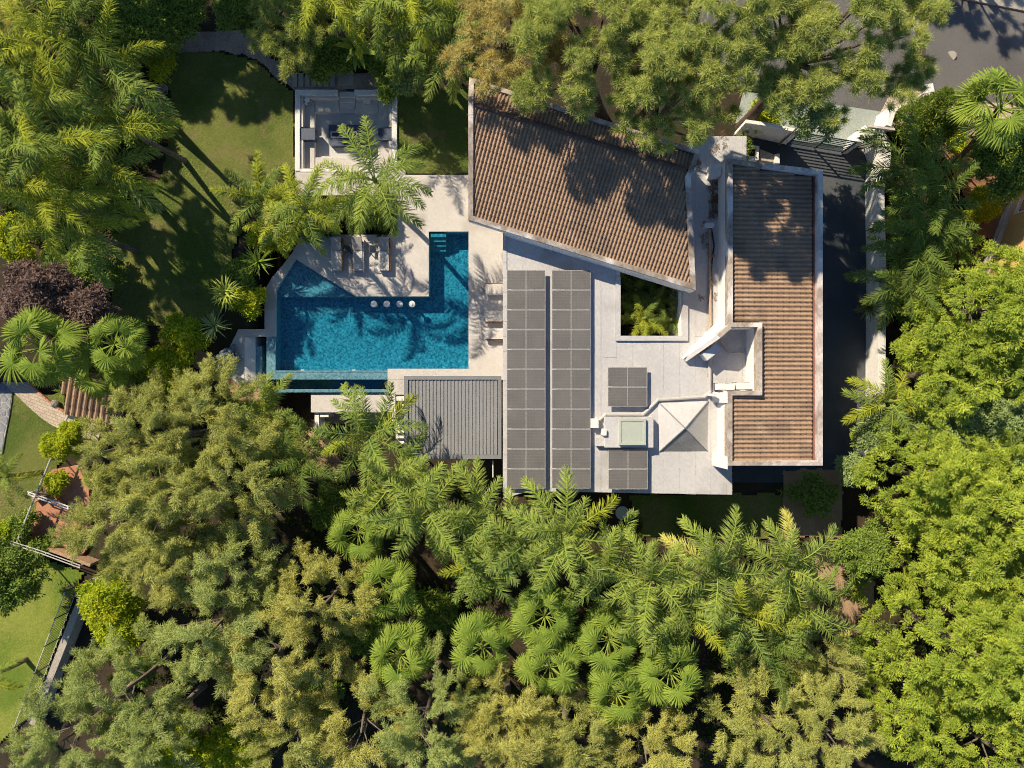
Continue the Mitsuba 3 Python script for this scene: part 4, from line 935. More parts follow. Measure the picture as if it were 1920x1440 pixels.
def sphere_dirs(r, n, low=-0.3):
    z = r.uniform(low, 1, n); a = r.uniform(0, 2 * np.pi, n); q = np.sqrt(1 - z * z)
    return np.c_[q * np.cos(a), q * np.sin(a), z]
def tuft(seed, n=190, L=0.36, W=0.019, u0=0.5):
    """A brush of pine needles pointing outwards and up."""
    r = np.random.default_rng(seed); D = sphere_dirs(r, n, -0.35)
    core = r.uniform(-.10, .10, (n, 3)); S = unit(np.cross(D, r.normal(size=(n, 3))))
    return blades(core, D, S, L * r.uniform(.65, 1.15, n), W, .12, 1, [1.0, 0.25], np.clip(u0 + r.normal(0, .2, n), 0, 1))
def spray(seed, n=78, L=0.44, u0=0.5):
    """A fan-shaped twig of small overlapping leaves along +x."""
    r = np.random.default_rng(seed)
    a = r.normal(0, .55, n); d = r.uniform(.05, 1, n) ** .7 * L
    Pp = np.c_[np.cos(a) * d, np.sin(a) * d * .8, r.normal(0, .07, n) - .18 * d ** 2]
    D = unit(np.c_[np.cos(a * 1.3), np.sin(a * 1.3), r.normal(.05, .35, n)]); S = unit(np.cross(D, np.array([0, 0, 1.0]) + .7 * r.normal(size=(n, 3))))
    return blades(Pp, D, S, r.uniform(.09, .18, n), r.uniform(.03, .052, n), .2, 1, [1, .35], np.clip(u0 + r.normal(0, .2, n), 0, 1))
def plume(seed, n=225, L=1.15, u0=0.5):
    """A soft puff of thread-like twigs, longer along +x and drooping at its tip."""
    r = np.random.default_rng(seed)
    d = r.uniform(0, 1, n); ax = np.c_[d * L, .10 * L * r.uniform(-1, 1) * d ** 2, .14 * L * np.sin(d * 2.6) - .20 * L * d ** 2]
    th = .27 * np.sqrt(np.clip(1 - (1.9 * d - .95) ** 2, .03, 1)) * (1.1 - .35 * d)
    off = unit(r.normal(size=(n, 3))) * (th * r.uniform(.3, 1, n) ** .6)[:, None]
    D = unit(np.c_[np.full(n, .55), off[:, 1] * 3.2, off[:, 2] * 3.2 + .05] + r.normal(0, .32, (n, 3)))
    S = unit(np.cross(D, r.normal(size=(n, 3))))
    return blades(ax + off * .8, D, S, r.uniform(.12, .27, n), .024, .3, 1, [1, .35], np.clip(u0 + r.normal(0, .15, n), 0, 1))
def clump(seed, n=52, rad=0.34, L=0.17, W=0.075, u0=0.5, low=-.1):
    """A rounded cluster of broad leaves."""
    r = np.random.default_rng(seed); D0 = sphere_dirs(r, n, low)
    Pp = D0 * (rad * r.uniform(.35, 1, n))[:, None]; D = unit(D0 + .8 * r.normal(size=(n, 3)) * [1, 1, .6]); S = unit(np.cross(D, D0 + .5 * r.normal(size=(n, 3))))
    return blades(Pp, D, S, L * r.uniform(.7, 1.25, n), W, .25, 1, [1, .4], np.clip(u0 + r.normal(0, .24, n), 0, 1))

GROUPS = {}
def group(name, mesh3, mat):
    """One leaf shape to be set many times."""
    v, f, u = mesh3
    scene['kind_' + name] = {'type': 'shapegroup', name: mikit.ply((v, f), mat, uv=u)}
    GROUPS[name] = len(f)
def stamp(key, name, m4):
    scene[key] = {'type': 'instance', 'kind': {'type': 'ref', 'id': 'kind_' + name}, 'to_world': T(m4)}
def frame(pos, az, tilt=0.0, roll=0.0, s=1.0):
    """+x turned to azimuth az, raised by tilt, rolled about its own axis."""
    ct, st_ = math.cos(tilt), math.sin(tilt); cr, sr = math.cos(roll), math.sin(roll)
    M = np.eye(4); M[:3, :3] = rot(az) @ np.array([[ct, 0, -st_], [0, 1, 0], [st_, 0, ct]]) @ np.array([[1, 0, 0], [0, cr, -sr], [0, sr, cr]]) * s; M[:3, 3] = pos
    return M
AGES = {'up': (74, 8), 'mid': (52, -38), 'out': (30, -48), 'low': (4, -66)}
for nm, mat, u0 in (('green', 'f_palm', .35), ('gold', 'f_palm_gold', .55), ('dark', 'f_palm_dark', .45), ('dry', 'f_palm_dry', .5)):
    for ag, (a, b) in AGES.items():
        for q in range(2):
            group(f'frond_{nm}_{ag}_{q}', feather(10 * q + len(ag) + len(nm), a, b, u0=u0), mat)
for ag, e in (('up', 62), ('mid', 34), ('out', 16), ('low', -10)):
    for q in range(2): group(f'fan_{ag}_{q}', fan(20 + q + len(ag), e, u0=.3 + .3 * q), 'f_fan')
for q in range(3):
    u0 = .2 + .3 * q
    group(f'pine_{q}', tuft(q, u0=u0), 'f_pine'); group(f'brown_{q}', tuft(5 + q, 120, u0=u0), 'f_pine_brown'); group(f'conifer_{q}', spray(q, u0=u0), 'f_conifer')
    group(f'cypress_{q}', spray(30 + q, 50, .4, u0), 'f_cypress')
    for nm in ('casuarina', 'casuarina_gold', 'casuarina_blue'): group(f'{nm}_{q}', plume(40 + q, u0=u0), 'f_' + nm)
    for nm in ('leaf', 'leaf_lime', 'leaf_blue', 'leaf_purple'): group(f'{nm}_{q}', clump(50 + q, u0=u0), 'f_' + nm)
    group(f'under_{q}', clump(55 + q, u0=u0), 'f_under_shade'); group(f'box_{q}', clump(60 + q, 60, .2, .085, .05, u0), 'f_leaf_lime'); group(f'paddle_{q}', clump(70 + q, 22, .5, .42, .17, u0), 'f_leaf')
for nm, a, b, L, W, mat, u0 in (('blade_stiff', 50, 5, 1.0, .07, 'f_fan', .3), ('blade_arch', 66, -55, 1.5, .10, 'f_palm', .75), ('blade_grey', 45, -10, 1.0, .08, 'f_leaf_blue', .6), ('blade_dark', 48, -15, 1.0, .08, 'f_palm_dark', .2), ('blade_big', 62, -20, 1.6, .34, 'f_leaf', .5)):
    for q in range(2): group(f'{nm}_{q}', strap(80 + q, a, b, L, W, u0), mat)

# ------------------------------------------------------------------ plants: builders
SEED = [100]
def nr():
    SEED[0] += 1; return np.random.default_rng(SEED[0])
def trunk(k, base, top, r0, r1, mat='m_bark', bend=0.3):
    r = nr(); s = np.linspace(0, 1, 9)
    off = np.array([r.normal(0, bend), r.normal(0, bend), 0])
    p = base + (top - base) * s[:, None] + off * np.sin(np.pi * s)[:, None] * .5
    part(k, 'trunk', tube(p, np.interp(s, [0, .12, 1], [r0 * 1.25, r0, r1]), 9), mat, smooth=40)

def ground_at(x, y): return float(ground_z(np.array(x), np.array(y)))
def palm(label, px, py, z, s, tone='green', n=15, az=None, lean=0.35, ages=None, group=None, dry=0):
    """Feather palm whose crown shows at (px, py), z metres up; az: directions of its fronds in degrees."""
    r = nr(); k = thing('feather_palm', label, 'palm tree', group)
    c = at(px, py, z); base = np.array([c[0] + r.normal(0, lean), c[1] + r.normal(0, lean), 0]); base[2] = ground_at(*base[:2]) - .2
    trunk(k, base, c - [0, 0, .25], .17, .13)
    part(k, 'crownshaft', tube([c - [0, 0, .45], c + [0, 0, .15], c + [0, 0, .7]], [.15, .13, .03], 8), 'f_green_shaft', smooth=True)
    a = np.radians(az) if az is not None else r.uniform(0, 6.3) + np.arange(n) * 2.39996 + r.normal(0, .18, n)
    for i, x in enumerate(a):
        ag = ages[i % len(ages)] if ages else ('up', 'mid', 'mid', 'out', 'out', 'low')[min(5, int(i / max(1, len(a)) * 6))]
        tn = 'dry' if i >= len(a) - dry else tone
        if tone == 'green' and r.uniform() < .10: tn = tn if tn == 'dry' else 'gold'
        if tone == 'gold' and r.uniform() < .35: tn = tn if tn == 'dry' else 'green'
        stamp(f'{k}__frond_{i:03d}', f'frond_{tn}_{ag}_{int(r.integers(2))}', frame(c + [0, 0, -.03 * i / 3], x, r.normal(0, .08), r.normal(0, .25), s * r.uniform(.88, 1.1)))
        if tn == 'dry' and tone != 'dry': labels[f'{k}__frond_{i:03d}'] = {'label': 'dried orange brown frond'}
plain('f_green_shaft', (0.16, 0.20, 0.05), 0.5)
def fanpalm(label, px, py, z, s, n=24, lean=.3, group=None, foot=None):
    s *= .9
    r = nr(); k = thing('fan_palm', label, 'palm tree', group)
    c = at(px, py, z); base = np.array([c[0] + r.normal(0, lean), c[1] + r.normal(0, lean), 0]); base[2] = ground_at(*base[:2]) - .2
    if foot: base[:2] = at(*foot, 0)[:2]
    trunk(k, base, c, .20, .16)
    for i in range(n):
        ag = ('up', 'mid', 'out', 'mid', 'out', 'low')[int(i / n * 6)]
        stamp(f'{k}__leaf_{i:03d}', f'fan_{ag}_{int(r.integers(2))}', frame(c, i * 2.39996 + r.normal(0, .2), r.normal(0, .1), r.normal(0, .35), s * r.uniform(.85, 1.1)))
def rosette(name, label, catg, px, py, z, s, kind, n=44, zg=None):
    r = nr(); k = thing(name, label, catg); c = at(px, py, z)
    g = ground_at(c[0], c[1]) if zg is None else zg
    part(k, 'stem', tube([[c[0], c[1], g - .1], c], [.14, .10], 8), 'm_bark')
    for i in range(n):
        stamp(f'{k}__leaf_{i:03d}', f'{kind}_{int(r.integers(2))}', frame(c + r.normal(0, .03, 3), i * 2.39996 + r.normal(0, .15), .85 * (1 - 1.7 * i / n) * .8 + r.normal(0, .08), r.normal(0, .2), s * r.uniform(.8, 1.12)))

def lobes(r, R, H, nl, rl, lo=0.0, pinch=1.0):
    """Centres of the rounded branch ends that make up a crown of radius R and height H."""
    out = []
    for i in range(nl):
        q = math.sqrt((i + .5) / nl) ; a = i * 2.39996 + r.normal(0, .25)
        rr = R * q * r.uniform(.9, 1.08)
        out.append([rr * math.cos(a), rr * math.sin(a), H * (1 - q ** 2 * pinch) + r.normal(0, .14) * H + lo])
    return np.array(out)
def crown(k, pieces, kinds, pname='crown'):
    for i, (m4, q) in enumerate(pieces): stamp(f'{k}__{pname}__{i + 1:04d}', f'{kinds}_{q}', m4)
    HOLDERS.add(k)
def limbs(k, base, tips, r0, mat, nmax=7):
    for j in range(min(nmax, len(tips))):
        t_ = tips[j]; st_ = base + np.array([0, 0, 0.0]); mid = (st_ * .45 + t_ * .55) + np.array([0, 0, -.12 * np.linalg.norm(t_ - st_)])
        part(k, 'limb', tube([st_, mid, t_], [r0, r0 * .6, r0 * .25], 6, False), mat, smooth=True)

def pine(label, px, py, ztop, R, H, nl, per, kinds='pine', lean=(0, 0), name='pine_tree', rl=.78, keep=None, group=None):
    r = nr(); k = thing(name, label, 'tree', group); c = at(px, py, ztop - H)
    base = np.array([c[0] + lean[0], c[1] + lean[1], -.4])
    trunk(k, base, c + [0, 0, .3 * H], .34, .16, 'm_bark_dark', .8)
    L = lobes(r, R, H, nl, rl) ; pcs = []; tips = []
    for lc in L:
        if keep is not None and not keep(c + lc): continue
        rr = rl * r.uniform(.75, 1.25); tips.append(c + lc - [0, 0, .3])
        n = int(per * (rr / rl) ** 2)
        d = sphere_dirs(r, n, -.15) * [rr, rr, rr * .75] * r.uniform(.55, 1.0, (n, 1))
        for p_ in d: pcs.append((frame(c + lc + p_, r.uniform(0, 6.3), r.normal(0, .5), r.normal(0, .3), r.uniform(.8, 1.15)), int(np.clip(r.integers(3) + (p_[2] > .35 * rr) - .3, 0, 2))))
    limbs(k, base * .35 + (c + [0, 0, .3 * H]) * .65, [tips[i] for i in r.permutation(len(tips))], .12, 'm_bark_dark', 12)
    crown(k, pcs, kinds)
def conifer(label, px, py, ztop, R, H, nl, per, kinds='conifer', name='conifer_tree', rl=.56, catg='tree', keep=None, mat='m_bark'):
    r = nr(); k = thing(name, label, catg); c = at(px, py, ztop - H)
    g = ground_at(c[0], c[1]); trunk(k, np.array([c[0], c[1], g - .2]), c + [0, 0, H * .75], .25 * min(1, R / 3), .06, mat, .2)
    L = lobes(r, R, H, nl, rl); pcs = []
    tips = []
    for lc in L:
        if keep is not None and not keep(c + lc): continue
        if r.uniform() < .10: continue
        out_az = math.atan2(lc[1], lc[0]); rr = rl * r.uniform(.7, 1.25); tips.append(c + lc)
        n = int(per * (rr / rl) ** 2)
        d = sphere_dirs(r, n, -.1)
        for u in d:
            az = math.atan2(u[1] + .5 * math.sin(out_az), u[0] + .5 * math.cos(out_az))
            pcs.append((frame(c + lc + u * [rr, rr, rr * .7] * r.uniform(.5, 1), az + r.normal(0, .3), .5 * u[2] - .15 + r.normal(0, .25), r.normal(0, .5), r.uniform(.75, 1.2)), int(np.clip(r.integers(3) + (u[2] > .6) - .4, 0, 2))))
    limbs(k, c + [0, 0, H * .2], [tips[i] for i in r.permutation(len(tips))], .06, mat, 8)
    crown(k, pcs, kinds)
def casuarina(label, px, py, ztop, R, H, nb, kinds='casuarina', az0=None, spread=3.15, s=1.0, lean=(0, 0)):
    """A loose conical tree whose long soft branch tips sweep outwards."""
    r = nr(); k = thing('casuarina_tree', label, 'tree'); R *= .9; c = at(px, py, ztop); g = ground_at(c[0], c[1])
    base = np.array([c[0] + lean[0], c[1] + lean[1], g - .2]); trunk(k, base, c - [0, 0, .3], .22, .05, 'm_bark', .3)
    pcs = []
    L = lobes(r, R * .92, H, int(nb * .72), .7, -H)
    for i, lc in enumerate(L):
        if r.uniform() < .15: continue
        out = math.atan2(lc[1], lc[0]) if az0 is None else az0 + r.normal(0, .5)
        o_ = c + lc + r.normal(0, .3, 3) * [1, 1, 1.1]; rl = r.uniform(.45, .95)
        wind = r.normal(0, .45)
        for j in range(7):
            a = out + wind + r.normal(0, .55)
            p_ = o_ + np.array([math.cos(a), math.sin(a), 0]) * rl * r.uniform(-.75, .35) + [0, 0, r.uniform(-.35, .3)]
            pcs.append((frame(p_, a, r.normal(.22, .28), r.normal(0, .6), s * r.uniform(.6, 1.05)), int(r.integers(3))))
        if i % 5 == 0: part(k, 'limb', tube([np.array([base[0] * .3 + c[0] * .7, base[1] * .3 + c[1] * .7, o_[2] - .8]), o_], [.05, .012], 5, False), 'm_bark')
    crown(k, pcs, kinds)
def shrub(label, px, py, ztop, R, H, kinds='leaf', per=26, nl=None, name='shrub', catg='shrub', rl=None, s=1.0):
    r = nr(); k = thing(name, label, catg); c = at(px, py, ztop - H); g = ground_at(c[0], c[1])
    part(k, 'stem', tube([[c[0], c[1], g - .1], c + [0, 0, H * .4]], [.06, .03], 6), 'm_bark')
    nl = nl or max(4, int(5 * R * R)); rl = rl or max(.3, R * .36); pcs = []
    for lc in lobes(r, R * .8, H * .8, nl, rl):
        for u in sphere_dirs(r, per, -.1):
            pcs.append((frame(c + lc + u * [rl, rl, rl * .75] * r.uniform(.5, 1), r.uniform(0, 6.3), r.normal(0, .4), r.normal(0, .4), s * r.uniform(.75, 1.2)), int(np.clip(r.integers(3) + (u[2] > .5) - .4, 0, 2))))
    crown(k, pcs, kinds, 'foliage')

# ------------------------------------------------------------------ plants: where they grow
palm('tall feather palm leaning over the sunken lounge with fronds spread like a star', 703, 338, 6.0, .95, 'green', az=[125, 100, 42, 14, -13, -44, -70, -100, 178, 158, 205, 226, -30], ages=('mid', 'mid', 'out'), lean=.1)
palm('yellow green feather palm beside the star-shaped palm, nearest the lawn', 572, 392, 5.0, .80, 'gold', 12, lean=.1)
palm('slender golden feather palm at the lawn side of the planting bed', 492, 372, 3.6, .78, 'gold', 9, dry=2)
palm('small feather palm at the loungers end of the planting bed', 650, 390, 2.4, .48, 'green', 10, lean=.2)
palm('low feather palm drooping over the corner of the lounger terrace', 522, 418, 3.0, .6, 'gold', 10, lean=.2)
TL = 'feather palms in the corner grove beside the lawn'
for (x, y, z, s, tn, lab) in ((203, 128, 7.4, .95, 'gold', 'grove palm just above the two grey boulders, fronds reaching the lawn'), (218, 232, 6.6, .95, 'gold', 'brightest yellow grove palm, left of the lawn below the boulders'),
                              (190, 318, 5.8, .92, 'gold', 'grove palm with a bare trunk showing toward the lawn, third down the edge'), (102, 268, 7.6, .95, 'green', 'grove palm half shaded in the middle of the grove'),
                              (98, 378, 7.2, .9, 'gold', 'grove palm left of the tawny boulder'), (163, 428, 5.2, .88, 'green', 'lowest grove palm, above the purple tree'),
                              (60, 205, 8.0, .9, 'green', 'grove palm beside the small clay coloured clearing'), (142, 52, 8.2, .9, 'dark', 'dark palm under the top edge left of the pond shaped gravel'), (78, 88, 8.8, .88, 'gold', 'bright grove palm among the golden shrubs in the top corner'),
                              (12, 292, 8.6, .9, 'green', 'grove palm cut by the left edge, level with the boulders below'), (30, 352, 7.6, .85, 'gold', 'yellowish grove palm close to the left edge above the pale stone')):
    palm(lab, x, y, z, s * 1.08, tn, 11, group=TL, ages=('up', 'mid', 'out', 'mid', 'out', 'out', 'low'))
for (x, y, z, s, tn, lab) in ((608, -18, 6.5, .95, 'gold', 'golden palm hanging down from the top edge above the lounge'), (718, -2, 5.8, .9, 'green', 'palm at the top edge above the broad leaved plant'), (780, -10, 6.5, .9, 'gold', 'palm at the top edge left of the browning conifer'),
                              (852, 42, 6.2, .9, 'green', 'bright green palm touching the browning conifer'), (838, 98, 5.2, .85, 'green', 'palm with drooping fronds beside the tiled roof corner'), (785, 70, 4.6, .8, 'dark', 'shaded palm above the strip of lawn between lounge and tiled roof'), (692, 20, 4.0, .7, 'gold', 'short palm between the golden palm and the broad leaved plant')):
    palm(lab, x, y, z, s, tn, 13)
for (x, y, z, s, tn, az, lab) in ((693, 818, 4.4, .95, 'green', [100, 65, 8, 40, 140, 170, 200, 235, -90, -50, -20, 120, 75], 'palm beside the pergola with two fronds raised over the lower terrace'), (572, 862, 4.0, .8, 'dark', None, 'palm below the lower terrace nearest the feathery trees'), (505, 778, 3.0, .75, 'green', None, 'small palm in front of the pool basin wall'),
                              (802, 955, 5.2, 1.05, 'green', None, 'palm in the middle below the pergola corner'), (735, 905, 4.8, .95, 'green', None, 'palm below the garden stairs beside the pergola'), (905, 965, 4.8, .95, 'green', None, 'palm just left of the flat roof curved corner'),
                              (1060, 1000, 6.2, 1.05, 'green', [92, 68, 32, -5, -38, 182, 160, 215, 245, -70, -110, 128], 'palm with one frond reaching over the inner solar array'), (985, 1020, 5.0, .95, 'green', None, 'palm below the curved corner of the flat roof'), (905, 1040, 4.6, .9, 'green', None, 'palm above the fan palm with the silvery tips'), (1145, 1065, 5.2, .98, 'green', None, 'palm in shade of the solar array palm, toward the dark lawn'),
                              (1222, 1088, 5.6, 1.02, 'green', [118, 60, 25, -15, -60, -95, 200, 165, 240, 85], 'palm with a lone frond standing over the dark lawn'), (1345, 1065, 5.8, 1.05, 'green', [130, 100, 78, 42, 8, 172, 205, -40, -75, -110, 150], 'palm with a dried frond below the flat roof right corner'), (1470, 1062, 5.4, 1.0, 'green', [118, 78, 45, 5, 150, 185, -35, -70, -105, -140, 95], 'palm with an orange frond near the sandy path'),
                              (1395, 1150, 5.0, .95, 'green', None, 'palm below the dried frond palm'), (1290, 1150, 5.0, .98, 'green', None, 'palm right of the narrow dark gap in the palm thicket'), (1505, 1130, 4.8, .95, 'green', None, 'palm at the edge of the sandy clearing'), (1430, 1205, 4.2, .9, 'dark', None, 'shaded palm above the brown grey casuarina'), (1212, 1150, 4.0, .85, 'dark', None, 'palm left of the narrow dark gap in the palm thicket')):
    palm(lab, x, y, z, s, tn, 13, az=az, ages=('mid', 'up', 'mid', 'out') if az else None, dry=1 if x in (1345, 1470) else 0)
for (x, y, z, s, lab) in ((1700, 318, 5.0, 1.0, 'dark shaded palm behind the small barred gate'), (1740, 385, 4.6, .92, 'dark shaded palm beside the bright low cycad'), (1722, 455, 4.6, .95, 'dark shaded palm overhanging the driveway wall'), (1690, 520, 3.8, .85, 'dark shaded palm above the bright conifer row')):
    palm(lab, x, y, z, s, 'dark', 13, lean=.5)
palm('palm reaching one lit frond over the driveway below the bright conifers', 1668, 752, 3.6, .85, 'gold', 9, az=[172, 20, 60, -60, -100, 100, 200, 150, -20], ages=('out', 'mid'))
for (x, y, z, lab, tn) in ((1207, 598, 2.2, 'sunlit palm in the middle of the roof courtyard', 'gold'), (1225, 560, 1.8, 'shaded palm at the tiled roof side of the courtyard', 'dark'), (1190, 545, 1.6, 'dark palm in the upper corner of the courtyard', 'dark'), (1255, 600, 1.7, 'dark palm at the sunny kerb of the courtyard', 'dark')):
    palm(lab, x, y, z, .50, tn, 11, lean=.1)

for (x, y, z, s, lab) in ((76, 655, 4.6, 1.25, 'large fan palm with broad split leaves beside the purple tree'), (215, 645, 3.6, .98, 'smaller fan palm overhanging the tiled hut'), (190, 700, 3.2, .85, 'low fan palm with tips touching the hut roof'), (1872, 205, 6.5, 1.15, 'fan palm with a bent trunk at the street corner'),
                          (1895, 850, 4.0, .95, 'pale fan palm at the right edge between conifers'), (722, 1108, 4.0, .98, 'fan palm alone in the dark gap'), (672, 1000, 3.4, .9, 'fan palm below the terrace palms'), (905, 1062, 4.4, 1.0, 'fan palm with silvery tips'), (752, 1228, 4.4, 1.05, 'fan palm beside the olive trees in deep shade'),
                          (905, 1212, 4.6, 1.0, 'yellowish fan palm left of the palm row'), (1022, 1155, 4.6, 1.0, 'fan palm under the feather palms, left of the dark gap'), (1030, 1248, 4.8, 1.0, 'bright fan palm above the feathery trees'), (1142, 1198, 4.6, 1.0, 'fan palm in the middle of the fan palm group'), (1155, 1300, 4.6, 1.0, 'lowest fan palm touching the feathery trees'), (1255, 1258, 5.0, 1.05, 'rightmost fan palm of the group beside the dark clearing')):
    fanpalm(lab, x, y, z, s, foot={76: (236, 667), 1872: (1790, 310)}.get(x))
rosette('cycad', 'dark green cycad with a sunburst of stiff leaves beside the pool coping', 'cycad', 487, 492, 1.2, 1.25, 'blade_stiff')
rosette('cycad', 'silvery green rosette plant above the statue', 'cycad', 405, 612, 1.2, 1.05, 'blade_grey')
rosette('cycad', 'bright lime cycad in the mulch bed near the ochre house', 'cycad', 1778, 352, .8, 1.05, 'blade_arch', 22)
rosette('fountain_plant', 'pale arching fountain-like plant on the lawn edge', 'plant', 428, 552, 1.8, .95, 'blade_arch', 60)
rosette('yucca', 'black spiky yucca in the shade against the driveway wall', 'yucca', 1628, 578, 1.5, 1.0, 'blade_dark', 40)
rosette('yucca', 'spiky green plant at the bottom of the barred fence', 'yucca', 40, 1385, GZ + 1.6, 1.0, 'blade_stiff', 36)
rosette('strap_plant', 'grassy green plant below the lower terrace', 'plant', 515, 855, GZ + 1.6, .95, 'blade_arch', 40)
rosette('broad_leaf_plant', 'big paddle leaved plant in the shade above the stepping slabs', 'plant', 672, 95, 1.5, 1.0, 'blade_big', 16)
rosette('agave', 'small spiky agave beside the tiled hut', 'plant', 116, 735, GZ + .9, .6, 'blade_stiff', 26)

# pines along the street
pine('green pine over the middle of the large tiled roof', 1108, 62, 11.6, 4.3, 2.4, 46, 15, lean=(1.8, -.6))
pine('green pine with a bare trunk showing between its branches', 1345, 55, 13.5, 4.8, 2.6, 54, 15, lean=(-2.5, -1.0))
pine('green pine spreading over the street and the large gate', 1560, 45, 13.0, 4.5, 2.4, 50, 15, lean=(-.8, -1.0))
pine('lower green pine branch tree reaching over the alley between roofs', 1262, 188, 10.4, 2.7, 1.3, 15, 15, lean=(-.5, .8))
pine('browning conifer with rusty foliage at the corner of the large tiled roof', 972, 78, 9.5, 3.3, 2.2, 26, 18, 'brown', name='browning_pine', lean=(-.5, 1.5))
pine('dark green conifer behind the stepping slabs', 556, 46, 4.2, 2.6, 1.4, 17, 15, name='shaded_pine')
shrub('sparse silvery olive branch hanging over the large gate', 1515, 222, 5.0, 1.5, .8, 'leaf_blue', 7, 12, 'olive_tree', 'tree')
# tall trees beyond the frame whose shade falls on the lawn and the street
for (gx, gy, z, R, lab) in ((110, -125, 10.0, 3.6, 'tall tree beyond the top edge nearest the top left corner'), (225, -110, 10.0, 3.4, 'tall tree beyond the top edge above the shaded gravel'), (320, -125, 9.6, 3.2, 'tall tree beyond the top edge above the dark conifer'), (415, -70, 9.6, 2.8, 'tall tree beyond the top edge above the sunken lounge'),
                          (112, 190, 9.6, 2.8, 'tall tree beyond the left edge level with the grey boulders'), (135, 300, 9.0, 2.4, 'tall tree beyond the left edge level with the purple tree'), (1606, -22, 6.6, 1.9, 'street tree beyond the top edge shading the drain strip'), (1745, 20, 6.6, 2.0, 'street tree beyond the top right corner')):
    m = CAM_H / (CAM_H - z + 2.4)
    if gx > 1000: gx, gy = (gx, gy - 140)
    pine(lab, 960 + (gx - 960) * m, 720 + (gy - 720) * m, z, R, 2.4, int(2.0 * R * R), 15)
# Italian cypresses
for (x, y, z, lab) in ((1842, 168, 7.3, 'tallest narrow cypress, tip pointing at the street'), (1780, 177, 5.2, 'shorter narrow cypress nearest the street lamp'), (1797, 224, 4.4, 'low narrow cypress in front of the fan palm trunk')):
    r = nr(); k = thing('italian_cypress', lab, 'cypress'); tip = at(x, y, z); b = tip * [1, 1, 0] + [0, 0, -.3]
    trunk(k, b, tip - [0, 0, .3], .12, .02, 'm_bark', 0.0); pcs = []
    for i in range(230):
        f = r.uniform(0.04, 1) ; a = r.uniform(0, 6.3); rad = .72 * (1 - f) ** .7 * (.35 + .65 * min(1, f * 6)) + .04
        p_ = b + (tip - b) * f + np.array([math.cos(a) * rad, math.sin(a) * rad, 0])
        pcs.append((frame(p_, a, 1.15 + r.normal(0, .15), r.normal(0, .4), r.uniform(.8, 1.3)), int(r.integers(3))))
    crown(k, pcs, 'cypress')
# bright conifers on the right
for (x, y, z, R, H, lab) in ((1800, 585, 7.0, 4.4, 3.2, 'topmost bright lime conifer of the right-hand row'), (1745, 705, 6.0, 3.3, 2.6, 'bright conifer leaning over the driveway end'), (1885, 690, 6.5, 3.0, 2.6, 'bright conifer cut by the right edge in the upper row'), (1700, 885, 6.8, 3.6, 3.2, 'bright conifer nearest the corner of the tiled block'), (1815, 935, 7.4, 4.3, 3.4, 'broad bright conifer in the middle of the right-hand row'),
                             (1745, 1010, 6.6, 3.0, 2.8, 'bright conifer above the dark leaved round shrub'), (1760, 1185, 7.4, 4.6, 3.4, 'largest bright conifer in the lower right'), (1880, 1130, 6.6, 3.2, 3.0, 'bright conifer at the right edge above the lower corner'), (1670, 1330, 5.0, 2.1, 2.2, 'small bright conifer beside the brown grey casuarina'), (1820, 1370, 6.4, 4.0, 3.0, 'bright conifer in the lower right corner'), (1890, 1270, 6.8, 2.6, 2.8, 'bright conifer at the right edge in the lower row')):
    R *= .90; conifer(lab, x, y, z, R, H * 1.35, int(4.6 * R * R), 15)
for (x, y, z, R, lab) in ((1775, 795, 4.6, 2.6, 'bluish broadleaf shrub between two bright conifers'), (1870, 800, 4.8, 2.4, 'bluish broadleaf shrub at the right edge of the conifer row'), (1640, 800, 3.2, 1.4, 'dark leaved shrub hiding the end of the driveway wall'), (1590, 880, 2.4, .9, 'small pale leaved shrub at the driveway end')):
    shrub(lab, x, y, z, R, R * .7, 'leaf_blue', 26)
shrub('dark glossy round shrub between the palms and the bright conifers', 1612, 1032, 3.2, 1.7, 1.3, 'leaf', 34)
shrub('low scrubby bush in the shade beside the sandy path', 1520, 925, 1.2, 1.5, .7, 'leaf', 8)
shrub('clipped lime green ball shrub near the ochre house', 1841, 385, 1.6, 1.05, .95, 'box', 36, 30, 'ball_shrub', 'shrub', .3)
shrub('clipped dark ball shrub in the shade of the driveway palms', 1780, 428, 1.5, .95, .9, 'leaf', 30, 16, 'ball_shrub', 'shrub', .3)
shrub('olive green spreading tree above the ochre house', 1890, 300, 5.0, 2.3, 1.6, 'leaf', 26, None, 'garden_tree', 'tree')
shrub('bright yellow feathery shrub beside the bent palm trunk', 1786, 268, 1.5, .6, .5, 'leaf_lime', 18)
shrub('low lime hedge behind the front wall under the pine', 1432, 216, 1.4, .8, .6, 'leaf_lime', 20, 8, 'hedge_shrub')
shrub('small shrub in the walled planter box', 1388, 279, .9, .6, .4, 'leaf', 12, 4)
shrub('dark shrub under the driveway palms', 1700, 560, 1.6, 1.5, 1.0, 'leaf', 18)
shrub('shaded shrub behind the white driveway wall', 1690, 400, 1.2, 1.3, .8, 'leaf', 14)
